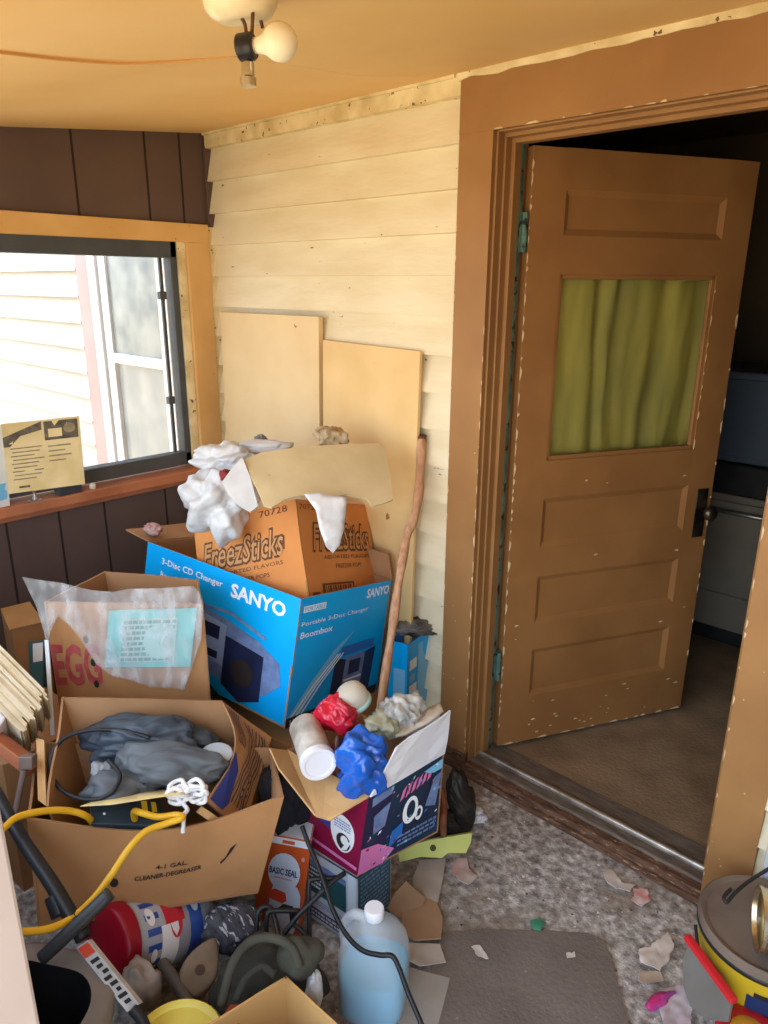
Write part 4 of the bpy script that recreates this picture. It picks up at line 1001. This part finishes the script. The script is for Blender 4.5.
f = fs[0]; rect(mb, f, .02, .0, .98, 1, g_t); scrib(mb, f, .08, .05, .9, .97, 16, grey_blue, 5, .45, .0026)
mb.build('carton_body', root)
mb = MB(); slab(mb, F0, Fu_, (Fu_+Fuv)/2, (F0+Fv_)/2, .004, g_w); mb.build('flap', root)
mb = MB(); slab(mb, (F0+Fv_)/2, (Fu_+Fuv)/2, Fuv, Fv_, .004, g_w); mb.build('flap', root)

# ---- maroon and navy box with its flaps open
zb, zt = .242, .475
F0, Fu_, Fv_ = onz(357,876,zb), onz(438,832,zb), onz(305,842,zb); T0, Tu, Tv = onz(369,797,zt), onz(444,754,zt), onz(287,750,zt)
maroon = M('maroon_card', (136,22,62), (116,18,54), 6, .4); nvy = M('deep_teal_navy_card', (24,58,84), (26,40,66), 5, .4)
pinkp = M('pink_print_bright', (214,120,176), rough=.45)
root = thing('maroon_navy_box', 'open maroon and navy box with flaps up, packed with plastic rubbish', 'box', F0)
mb = MB(); b4 = [F0, Fu_, Fu_+Fv_-F0, Fv_]; t4 = [T0, Tu, Tu+Tv-T0, Tv]
fs = carton(mb, b4, t4, nvy, .005, True, 0, card_in, 4)
f = fs[0]
rect(mb, f, .0, .0, .30, 1, M('navy_violet_print',(40,36,72),rough=.4), .0012); poly(mb, f, [(.0,.0),(.30,.0),(.42,.12),(.20,.30),(.0,.34)], pinkp, .0018)
poly(mb, f, [(.05,.95),(.32,.97),(.30,.88),(.06,.84)], grey_blue, .002); poly(mb, f, [(.10,.70),(.30,.78),(.26,.50),(.12,.46)], grey_blue, .002)
for k in range(6): poly(mb, f, [(.42+.07*k,.70+.015*k),(.47+.07*k,.74+.015*k),(.50+.07*k,.88+.012*k),(.45+.07*k,.83+.012*k)], pinkp, .002)
oval(mb, f, .58, .52, .10, .17, white_ink, .002); oval(mb, f, .585, .53, .055, .11, nvy, .0028); oval(mb, f, .70, .42, .05, .09, white_ink, .002); oval(mb, f, .70, .43, .025, .05, nvy, .0028)
poly(mb, f, [(.34,.16),(.50,.24),(.50,.42),(.36,.36)], blue_mid, .002); poly(mb, f, [(.78,.46),(.88,.78),(.98,.80),(.92,.40)], grey_blue, .002); poly(mb, f, [(.72,.92),(.98,.96),(.98,.84),(.86,.84)], blue_lite, .002)
scrib(mb, f, .45, .10, .95, .26, 3, grey_blue, 6, .5, .002)
rnd = random.Random(44)
for k in range(70):
    u, v = rnd.uniform(.03,.95), rnd.uniform(.04,.94); a, b = rnd.uniform(.008,.035), rnd.uniform(.012,.05); s_ = rnd.uniform(-.02,.04)
    poly(mb, f, [(u,v),(u+a,v+s_*.4),(u+a+s_*.5,v+b),(u+s_*.5,v+b*.8)], rnd.choice((grey_blue, white_ink, pinkp, blue_mid, blue_lite, navy, maroon)), .0031)
f = fs[3]
rect(mb, f, .0, .0, 1, 1, maroon, .0012); oval(mb, f, .72, .40, .18, .22, lb_w, .002); oval(mb, f, .74, .31, .11, .10, ink, .0028); oval(mb, f, .76, .335, .06, .055, lb_w, .0034); poly(mb, f, [(.70,.20),(.80,.24),(.86,.36),(.80,.34)], lb_w, .0038); scrib(mb, f, .60, .44, .84, .56, 4, grey_blue, 12, .5, .0028)
poly(mb, f, [(.30,.42),(.52,.36),(.52,.62),(.34,.66)], M('cobalt_print',(36,62,140)), .002); line(mb, f, [(.05,.12),(.98,.08)], .02, pinkp, .002)
mb.build('carton_body', root)
mb = MB(); slab(mb, T0+V((.006,0,.002)), Tu+V((.004,0,.002)), P(451,711,1.93), P(397,748,1.80), .005, M('white_flap_inside',(222,226,236),(206,212,226),5,.5), 4, 3, .003); mb.build('flap', root, label='white inside of an upright flap')
mb = MB(); slab(mb, Tv, P(270,748,1.905), P(279,768,1.86), P(316,815,1.755), .0045, card_pale); mb.build('flap', root, label='small brown flap corner')
mb = MB(); slab(mb, P(316,816,1.755), P(330,820,1.75), T0+V((0,0,.003)), Tv+V((0,0,.003)), .0045, card_pale, 4, 3, .002); mb.build('flap', root, label='brown flap folded down outward')
# what fills it
mb = MB(); a, b = P(319,765,1.80), P(301,716,2.0); ax = (b-a).normalized()
root = thing('white_canister', 'white canister lying with its round white end towards the camera in the maroon box', 'canister', a)
mb.lathe([(.040,.012),(.043,.02),(.043,.165),(.040,.17),(0,.17)], a, ax, M('canister_label',(212,206,196),(150,140,126),16,.45), n=30); mb.build('body', root, smooth=True, autosmooth=40)
mb = MB(); mb.lathe([(0,.004),(.034,.003),(.037,0),(.045,.0),(.046,.004),(.046,.02),(.043,.021)], a, ax, M('white_cap',(232,234,240),rough=.35), n=30); mb.build('cap', root, smooth=True, autosmooth=35)
def lump(name, label, cat, q, rad, seed, mat, amp=.4, freq=2.1, sub=5, rot=None):
    mb = MB(); v_, f_ = crumple(P(*q), rad, seed, amp, freq, sub, rot); mb.add(v_, f_, mat); return tag(mb.build(name, smooth=True), label, cat)
lump('red_mesh_bag', 'crumpled red bag behind the white canister', 'bag', (339,713,1.95), (.055,.05,.05), 81, M('red_plastic',(206,30,58),(176,22,46),12,.2,.3,50,spec=.7))
lump('blue_plastic_bag', 'crumpled bright blue plastic bag in the maroon box', 'bag', (361,764,1.82), (.066,.06,.085), 83, M('blue_plastic',(30,100,200),(16,70,160),8,.18,.3,45,spec=.7), .38, 2.2)
lump('clear_wrap', 'crumpled clear plastic wrap behind the blue bag in the maroon box', 'plastic', (402,716,1.97), (.07,.06,.05), 85, M('clear_wrap',(206,208,204),(184,182,176),14,.2,.2,40,alpha=.5,alpha2=1), .5, 2.4)
lump('green_grey_wrap', 'pale olive crumpled wrapper between the red bag and the clear wrap', 'wrapper', (382,726,1.92), (.045,.04,.035), 86, M('olive_wrap',(176,176,150),(140,140,120),20,.35), .5, 2.4, 4)
lump('brown_bottle', 'dark brown scrap between the canister and the blue bag', 'scrap', (340,758,1.86), (.02,.03,.06), 87, M('dark_amber',(88,44,32),(60,30,26),9,.3), .2, 1.5, 4)
c = P(352,696,1.97); root = thing('spray_cap', 'beige domed spray cap with an aqua rim above the red bag', 'cap', c)
axc = (AU*.75-AR*.30-AF*.35).normalized()
mb = MB(); mb.lathe([(.044,-.02),(.043,.006),(.036,.024),(.022,.034),(0,.036)], c, axc, M('beige_plastic',(204,198,182),(190,182,164),9,.45), n=28); mb.build('dome', root, smooth=True, autosmooth=50)
mb = MB(); mb.lathe([(.044,-.030),(.047,-.028),(.047,-.018),(.044,-.016)], c, axc, M('aqua_plastic',(176,220,214),rough=.35), n=28, cap=False); mb.build('rim', root, smooth=True)
tp = plane_t(P(388,738,1.90), P(440,706,1.98), P(420,704,2.03))
mb = MB(); patch(mb, [(384,738),(396,724),(418,712),(440,702),(443,710),(428,722),(404,734)], tp, M('cream_paper',(214,208,194),(196,186,168),14,.8), .006, 6, .008, 6)
tag(mb.build('paper_roll', smooth=True), 'loosely rolled cream paper along the top of the upright white flap', 'paper')

# ---- jug of blue fluid
c = onz(374,1000,0); c.z = .002; root = thing('fluid_jug', 'translucent plastic jug of blue fluid with a white cap on the floor', 'jug', c)
def loft(mb, prof, c, mat, n=40, e=3.2, rot=0, cap=True):
    vv = []; ff = []
    for (r, h, k) in prof:
        ee = 2+(e-2)*k
        for i in range(n):
            a = 2*pi*i/n; ca, sa = math.cos(a), math.sin(a); s_ = (abs(ca)**ee+abs(sa)**ee)**(-1/ee)
            q = Matrix.Rotation(rot,3,'Z') @ V((r*s_*ca, r*s_*sa, h)); vv.append(c+q)
    for j in range(len(prof)-1):
        for i in range(n): ff.append((j*n+i, j*n+(i+1)%n, (j+1)*n+(i+1)%n, (j+1)*n+i))
    if cap: ff += [tuple(range(n-1,-1,-1)), tuple((len(prof)-1)*n+i for i in range(n))]
    mb.add(vv, ff, mat)
jp = M('jug_plastic', (236,242,246), (228,236,242), 5, .35, spec=.4, alpha=.36)
jl = M('blue_fluid', (96,200,240), (70,186,230), 3, .3)
mb = MB(); loft(mb, [(.064,0,1),(.076,.004,1),(.081,.014,1),(.082,.12,1),(.081,.155,.9),(.076,.185,.7),(.062,.216,.4),(.042,.240,.1),(.026,.252,0),(.021,.258,0),(.021,.268,0)], c, jp, rot=.5); mb.build('bottle', root, smooth=True)
mb = MB(); loft(mb, [(.066,.004,1),(.077,.014,1),(.078,.112,1),(.075,.118,1)], c, jl, rot=.5); mb.build('fluid', root, smooth=True, autosmooth=40, label='blue fluid')
mb = MB(); mb.lathe([(.022,.259),(.0235,.261),(.0235,.283),(.021,.287),(0,.287)], c, dz, M('white_cap',(232,234,240),rough=.35), n=28); mb.build('cap', root, smooth=True, autosmooth=40)
hd = (-AR+AF*.4).normalized(); hd.z = 0
mb = MB(); mb.tube([c+hd*.018+dz*.244, c+hd*.045+dz*.250, c+hd*.068+dz*.229, c+hd*.079+dz*.190, c+hd*.076+dz*.15], .0125, jp, n=12); mb.build('handle', root, smooth=True)

# ---- black wire rack and black cord
root = thing('wire_rack', 'black bent wire rack standing before the orange box and grey box', 'rack', onz(290,950,.0))
rod = M('black_wire', (30,32,34), rough=.4)
for q in ([(257,948,1.72),(257,918,1.74),(262,908,1.75),(270,908,1.75),(275,920,1.74),(280,942,1.71)], [(266,938,1.73),(267,916,1.74),(272,911,1.745),(300,911,1.75)],
          [(284,934,1.71),(300,914,1.72),(330,884,1.75),(345,873,1.77)], [(310,955,1.71),(309,915,1.74),(309,884,1.76),(314,879,1.765),(338,878,1.77)], [(290,922,1.72),(303,932,1.71),(316,950,1.69)]):
    mb = MB(); mb.tube([P(*k) for k in q], .0062, rod, n=8); mb.build('rod', root, smooth=True)
mb = MB(); mb.tube([P(*q) for q in [(302,826,1.80),(309,845,1.78),(318,866,1.755),(326,888,1.72),(333,910,1.69),(346,934,1.66),(362,950,1.635),(380,955,1.62),(392,956,1.615),(399,968,1.61),(407,990,1.60),(418,1016,1.58),(428,1040,1.56)]], .0058, rod, n=9)
tag(mb.build('rubber_cable', smooth=True), 'black rubber cable trailing across the front of the blue fluid jug', 'cable')
lump('black_jacket', 'black cloth stuffed in the dark between the wide carton and the maroon box', 'cloth', (285,800,1.97), (.08,.07,.11), 91, M('black_cloth',(34,32,36),(24,22,26),9,.9), .3, 1.8, 5)

# ---- floor clutter
def flat(name, label, cat, pxs, z, mat, jit=.004, seed=1, th=.002, step=7, group=None, rag=0):
    mb = MB(); patch(mb, pxs, lambda x, y: (onz(x, y, z)-CAM).dot(AF), mat, th, step, jit, seed, .07, None, rag); return tag(mb.build(name, smooth=True, autosmooth=50), label, cat, group)
mat_m = M('grey_brown_mat', (124,114,106), (110,100,92), 5, .95, .3, 80, chips=(170,150,120), chip_scale=50, chip_amt=.72)
flat('door_mat', 'flat grey brown mat on the porch floor before the doorway', 'mat', [(438,933),(480,929),(545,930),(588,933),(604,940),(612,960),(620,990),(632,1036),(520,1046),(418,1046),(428,985)], .008, mat_m, .002, 1, .006, 14)
ly = M('lime_plastic', (206,212,126), (192,200,112), 6, .4)
tp = plane_t(onz(398,852,.10), onz(472,836,.10), onz(415,860,.07))
mb = MB(); patch(mb, [(397,849),(430,840),(472,833),(471,842),(466,853),(448,853),(442,858),(420,857),(400,862)], tp, ly, .012, 7, .001, 3)
oval(mb, lambda u, v, off=0: P(u, v, tp(u, v)-off), 433, 848, 3, 3.4, M('dark_hole',(70,72,40)), .002)
o = tag(mb.build('lime_strip'), 'pale lime plastic strip with a hole jutting out from under the maroon box', 'plastic')
mb = MB(); a = onz(430,856,.0); mb.lathe([(.05,0),(.055,.04),(.05,.075),(0,.078)], (a.x-.05,a.y+.06,0), dz, M('dark_grey_tin',(84,82,80),(66,64,62),9,.5), n=24)
tag(mb.build('grey_tin', smooth=True, autosmooth=40), 'dull dark grey tin beneath the pale lime strip', 'tin')
bt = M('black_leather', (44,40,36), (32,29,27), 12, .5); 
a = onz(456,842,0.0); root = thing('old_boot', 'scuffed black boot slumped beside the maroon box near the door casing', 'boot', a)
mb = MB(); v_, f_ = crumple(a+V((-.025,.05,.12)), (.040,.045,.10), 131, .28, 1.9, 5, Matrix.Rotation(-.25,3,'Y')); mb.add(v_, f_, bt); mb.build('shaft', root, smooth=True)
mb = MB(); v_, f_ = crumple(a+V((-.055,.012,.045)), (.075,.040,.04), 133, .22, 1.8, 5, Matrix.Rotation(.5,3,'Z'), flat=.014); mb.add(v_, f_, bt); mb.build('toe', root, smooth=True)
mb = MB(); v_, f_ = crumple(a+V((-.055,.012,.010)), (.082,.044,.010), 134, .05, 1.5, 4, Matrix.Rotation(.5,3,'Z'), flat=.001); mb.add(v_, f_, M('boot_sole',(52,48,44),rough=.8)); mb.build('sole', root, smooth=True)
mb = MB(); mb.tube([P(441,788,2.10),P(444,806,2.08),P(443,824,2.06), onz(444,842,.008)], .010, M('rust_leather',(126,72,50),(104,58,40),9,.6), n=8)
tag(mb.build('leather_strap', smooth=True), 'rust brown leather strap between the maroon box and the black boot', 'strap')
scr = M('scrap_paper', (216,208,200), (196,184,174), 16, .8)
lump('white_scrap', 'white crumpled scrap on the floor at the left end of the threshold', 'scrap', (474,814,2.36), (.045,.03,.02), 101, M('white_scrap',(212,212,216),(190,190,194),16,.6), .4, 2.2, 4)
flat('paper_strip', 'dirty white paper strip lying below the pale lime strip', 'paper', [(420,860),(446,858),(443,878),(438,902),(416,898),(412,880)], .03, M('dirty_paper',(186,176,166),(166,154,144),9,.85), .006, 3)
tp = plane_t(onz(388,906,.06), onz(442,905,.015), onz(405,884,.10))
mb = MB(); patch(mb, [(386,908),(396,892),(406,881),(416,890),(426,898),(420,912),(410,924),(398,918)], tp, M('kraft_scrap',(150,118,90),(136,106,80),7,.8), .004, 7, .004, 2)
tag(mb.build('cardboard_scrap', smooth=True, autosmooth=30), 'dull brown cardboard scrap, the upper one beside the jug cap', 'cardboard')
flat('cardboard_scrap', 'brown cardboard scrap lying flat, the lower one beside the jug shoulder', 'cardboard', [(404,905),(424,897),(436,900),(443,918),(441,938),(414,940),(400,930)], .03, M('kraft_scrap_light',(166,132,100),(150,118,88),7,.8), .004, 4, .004)
flat('grey_board', 'pale grey board piece on the floor right of the jug', 'board', [(404,966),(450,978),(444,1002),(434,1040),(396,1040)], .010, M('pale_grey_board',(168,162,154),(152,146,138),6,.8), .002, 5, .006)
flat('torn_paper', 'torn dirty paper between the cardboard scrap and the grey board', 'paper', [(404,942),(440,944),(446,962),(420,966),(400,956)], .016, M('dirty_paper',(186,176,166),(166,154,144),9,.85), .006, 6)
for pxs, nm, lab, mt, sd in (
  ([(454,860),(466,857),(470,868),(478,876),(470,884),(458,880),(452,870)], 'red_printed_scrap', 'torn paper scrap with red print on the floor right of the lime strip', M('red_printed_paper',(206,160,152),(196,186,178),40,.8), 7),
  ([(603,868),(612,870),(622,882),(634,884),(630,891),(616,888),(606,880)], 'white_paper_scrap', 'white paper scrap against the threshold step', scr, 8),
  ([(634,888),(648,889),(650,900),(642,906),(632,900)], 'red_tipped_scrap', 'small scrap with a red tip against the threshold step', M('red_white_scrap',(204,120,116),(214,200,194),26,.7), 9),
  ([(638,950),(650,946),(662,936),(668,932),(674,944),(668,962),(660,970),(650,966),(640,962)], 'torn_tissue', 'torn off-white tissue on the floor before the yellow bucket', scr, 10),
  ([(640,970),(660,972),(664,980),(648,984),(638,980)], 'brown_scrap', 'dull tan scrap between the torn tissue and the pink wrapper', M('tan_scrap',(168,150,132),rough=.8), 11),
  ([(530,920),(540,918),(546,923),(540,929),(531,927)], 'green_scrap', 'tiny green scrap on the carpet just beyond the mat', M('green_scrap',(70,140,112),rough=.6), 12),
  ([(472,946),(480,945),(484,951),(488,958),(478,956)], 'white_chip', 'small white paper chip on the mat, the left one', scr, 13),
  ([(566,952),(575,952),(576,957),(568,958)], 'white_chip', 'tiny white paper chip on the mat, the right one', scr, 14),
  ([(664,988),(684,984),(694,1000),(690,1030),(664,1030),(660,1008)], 'lilac_tissue', 'pale lilac tissue lying beside the pink wrapper', M('lilac_tissue',(196,184,190),(180,166,172),14,.8), 15)):
    flat(nm, lab, 'scrap' if 'tissue' not in nm else 'tissue', pxs, .012 if 'chip' not in nm else .014, mt, .008 if 'chip' not in nm else .003, sd, .002, 3, None, 1.1)
mb = MB(); a = onz(659,1001,.016); v_, f_ = crumple(a, (.014,.045,.014), 111, .35, 2.2, 4, Matrix.Rotation(-.35,3,'Z')); mb.add(v_, f_, M('pink_foil',(206,44,112),(150,80,150),26,.25,.1,40))
tag(mb.build('candy_wrapper', smooth=True), 'shiny pink twisted sweet wrapper on the floor', 'wrapper')

# ---- bottom right: yellow bucket, steel can, red pan, bag
c = V((2.432,-.205,0)); root = thing('yellow_bucket', 'yellow and black bucket with a dusty grey lid against the right casing', 'bucket', c)
yb = M('bucket_yellow', (206,176,40), (186,156,34), 5, .45, .05); lidm = M('dusty_grey_lid', (122,108,96), (106,92,82), 6, .8, .1)
rbk = .152
mb = MB(); mb.lathe([(rbk*.90,0),(rbk*.92,.01),(rbk*.985,.185),(rbk*.98,.20)], c, dz, yb, n=48)
def bk_map(u, v, off=0):
    an = math.atan2(CAM.y-c.y, CAM.x-c.x)+(u-.5)*pi; r_ = rbk*(.92+.065*v)+off
    return c+V((r_*math.cos(an), r_*math.sin(an), .01+.175*v))
for i in range(14):
    u0, u1 = .47+.45*i/14, .47+.45*(i+1)/14
    rect(mb, bk_map, u0, .20, u1, .66, M('bucket_blue',(30,52,96),rough=.4), .001)
for i in range(22):
    u0, u1 = i/22, (i+1)/22; rect(mb, bk_map, u0, .0, u1, .12, black_p, .0012); 
    if 11 <= i < 19: rect(mb, bk_map, u0, .66, u1, .74, black_p, .0012)
rect(mb, bk_map, .52, .34, .62, .42, M('bucket_light_blue',(96,140,190)), .002)
mb.build('body', root, smooth=True, autosmooth=40)
mb = MB(); mb.lathe([(rbk*1.0,.186),(rbk*1.03,.190),(rbk*1.03,.206),(rbk*.99,.212),(rbk*.93,.210),(rbk*.90,.206),(0,.207)], c, dz, lidm, n=48); mb.build('lid', root, smooth=True, autosmooth=40)
mb = MB(); mb.lathe([(rbk*1.0,.176),(rbk*1.035,.178),(rbk*1.035,.190),(rbk*1.0,.191)], c, dz, black_p, n=48, cap=False); mb.build('seal_ring', root, smooth=True)
mb = MB(); mb.tube([bk_map(.12,.9,.012), bk_map(.22,.70,.016), bk_map(.34,.45,.016), bk_map(.48,.28,.016), bk_map(.62,.25,.016)], .004, black_p, n=8); mb.build('bail', root, smooth=True)
mb = MB(); mb.tube([P(770,868,1.80), P(748,882,1.80), P(734,894,1.785), P(727,902,1.775), P(724,897,1.785), P(731,889,1.80)], .0045, black_p, n=8)
tag(mb.build('black_lead', smooth=True), 'short black lead lying on the dusty grey bucket lid', 'cord')
a = P(762,897,1.66); a.z = .213+.072; axs = (AR-AF*.35); axs.z = 0; axs.normalize()
root = thing('paint_can', 'shiny metal can lying on its side on the dusty grey bucket lid', 'can', V((a.x,a.y,.213)))
mb = MB(); mb.lathe([(.062,.010),(.066,.0),(.072,.0),(.072,.008),(.069,.012),(.069,.11),(.071,.115),(.071,.12),(0,.12)], a, axs, M('tin_plate',(206,196,170),(176,160,128),9,.25,metal=.9), n=40, cap=False); mb.build('can_body', root, smooth=True, autosmooth=35)
mb = MB(); mb.lathe([(0,.016),(.052,.014),(.062,.010)], a, axs, M('can_end_yellow',(214,186,110),(196,170,96),9,.4), n=40); mb.build('can_end', root, smooth=True)
redp = M('red_plastic_handle', (212,42,50), (190,32,42), 5, .4)
root = thing('red_dustpan', 'grey dustpan with a red edge bar lying before the yellow bucket', 'dustpan', onz(715,985,.0))
mb = MB(); tp = plane_t(onz(690,945,.15), onz(740,1010,.15), onz(690,1000,.06))
patch(mb, [(690,942),(700,955),(716,978),(732,1002),(728,1022),(706,1020),(690,1006),(683,985),(683,958)], tp, M('pan_grey',(120,116,110),(104,100,94),6,.5), .005, 10, .001, 3); mb.build('pan', root)
mb = MB(); a, b = onz(690,938,.17), onz(738,1004,.17); d_ = (b-a).normalized(); mb.obox(a, b-a, dz*.016, d_.cross(dz)*.020, redp); mb.build('edge_bar', root, bevel=.005, label='red edge bar')
c = onz(752,1020,.12); root = thing('red_round_lid', 'red round tub with a yellow centre in the bottom right corner', 'tub', V((c.x,c.y,0)))
mb = MB(); mb.lathe([(.060,0),(.066,.05),(.070,.056),(.070,.078),(.062,.084),(.040,.084)], (c.x,c.y,0), dz, redp, n=36); mb.build('body', root, smooth=True, autosmooth=40)
mb = MB(); mb.lathe([(.041,.083),(.038,.086),(0,.087)], (c.x,c.y,0), dz, M('amber_yellow',(230,180,60),(220,140,50),14,.4), n=30); mb.build('label_disc', root, smooth=True, label='yellow round centre')
mb = MB(); v_, f_ = crumple(V((2.452,-.042,.27)), (.082,.014,.25), 121, .15, 1.8, 5, flat=.002); mb.add(v_, f_, M('white_blue_bag',(214,220,230),(130,156,200),5,.4,lo=.5,hi=.6))
o = tag(mb.build('printed_bag', smooth=True), 'white and blue bag standing at the right of the door casing behind the bucket', 'bag')
o.location.z = .212 if False else o.location.z

# ---- loose grit on the porch carpet
rnd = random.Random(21); mb = MB(); gm = [M('grit_pale',(180,174,166)), M('grit_tan',(150,124,96)), M('grit_dark',(70,62,56)), M('grit_tan',(150,124,96)), M('grit_white',(206,202,196))]
for k in range(900):
    x, y = rnd.uniform(1.35,2.6), rnd.uniform(-1.3,-.05); s = rnd.uniform(.002,.007); a = rnd.uniform(0,6.3); z = .001
    if onz(437,935,0).x < x and False: continue
    q = [V((x+s*math.cos(a+i*2.1)*rnd.uniform(.5,1.3), y+s*math.sin(a+i*2.1)*rnd.uniform(.5,1.3), z)) for i in range(3)]
    mb.add(q+[V((x,y,z+s*.5))], [(0,1,3),(1,2,3),(2,0,3),(2,1,0)], rnd.choice(gm))
tag(mb.build('floor_debris'), 'crumbs of plaster, grit and leaf scattered over the porch carpet', 'debris', kind='stuff')

# ---- kitchen appliances seen through the doorway
root = thing('kitchen_range', 'white kitchen range with a black top in the dark room beyond the door', 'stove', (1.72,1.8,ZT))
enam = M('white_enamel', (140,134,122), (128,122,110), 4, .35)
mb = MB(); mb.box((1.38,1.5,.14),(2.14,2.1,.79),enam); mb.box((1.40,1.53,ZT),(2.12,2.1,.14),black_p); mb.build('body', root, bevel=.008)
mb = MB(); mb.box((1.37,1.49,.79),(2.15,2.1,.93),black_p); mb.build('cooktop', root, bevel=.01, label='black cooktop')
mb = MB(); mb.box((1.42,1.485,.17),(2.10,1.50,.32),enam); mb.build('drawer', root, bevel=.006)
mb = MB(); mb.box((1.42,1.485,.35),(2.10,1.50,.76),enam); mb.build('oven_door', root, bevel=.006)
mb = MB(); mb.tube([(1.5,1.462,.72),(2.02,1.462,.72)], .010, steel_m, n=10, smooth=False); mb.build('handle', root, smooth=True)
root = thing('microwave_oven', 'blue grey metal box standing on the black cooktop beyond the door', 'microwave', (1.75,1.75,.93))
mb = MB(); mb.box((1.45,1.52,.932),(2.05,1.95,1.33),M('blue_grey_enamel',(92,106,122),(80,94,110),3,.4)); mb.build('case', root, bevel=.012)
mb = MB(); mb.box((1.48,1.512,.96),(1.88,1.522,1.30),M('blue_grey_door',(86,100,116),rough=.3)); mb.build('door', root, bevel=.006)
# ------------------------------------------------------------------ daylight
w = bpy.data.worlds.new('sky'); SC.world = w; w.use_nodes = True
nt = w.node_tree; N = nt.nodes; L = nt.links
tc = N.new('ShaderNodeTexCoord'); sp = N.new('ShaderNodeSeparateXYZ'); L.new(tc.outputs['Generated'], sp.inputs[0])
r = N.new('ShaderNodeValToRGB'); e = r.color_ramp.elements
mr = N.new('ShaderNodeMapRange'); mr.inputs['From Min'].default_value = -1; mr.inputs['From Max'].default_value = 1
L.new(sp.outputs['Z'], mr.inputs['Value']); L.new(mr.outputs['Result'], r.inputs['Fac'])
e[0].position = .0; e[0].color = (.64,.52,.34,1)
e[1].position = 1; e[1].color = (.50,.70,1,1)
for p_, c_ in ((.44,(.74,.60,.40,1)),(.5,(.90,.90,.88,1)),(.54,(.80,.90,1,1))):
    x = e.new(p_); x.color = c_
bg = N['Background']; L.new(r.outputs['Color'], bg.inputs['Color']); bg.inputs['Strength'].default_value = 4.2
def portal(name, loc, rot, sx, sy):
    l = bpy.data.lights.new(name, 'AREA'); l.shape = 'RECTANGLE'; l.size = sx; l.size_y = sy
    o = bpy.data.objects.new(name, l); COL.objects.link(o); o.location = loc; o.rotation_euler = rot
    l.cycles.is_portal = True
portal('front_window_daylight', (1.15,YF-.1,1.37), (pi/2,0,0), 1.6, 1.3)
portal('entry_daylight', (2.63,YF-.1,1.0), (pi/2,0,0), 1.26, 2.0)
portal('left_window_daylight', (-.12,-.8,1.4), (pi/2,0,-pi/2), 1.3, 1.0)
SC.cycles.use_denoising = True
SC.cycles.max_bounces = 10; SC.cycles.diffuse_bounces = 6; SC.cycles.transparent_max_bounces = 16
SC.cycles.sample_clamp_indirect = 8
SC.cycles.caustics_reflective = False
vs.exposure = 0.4
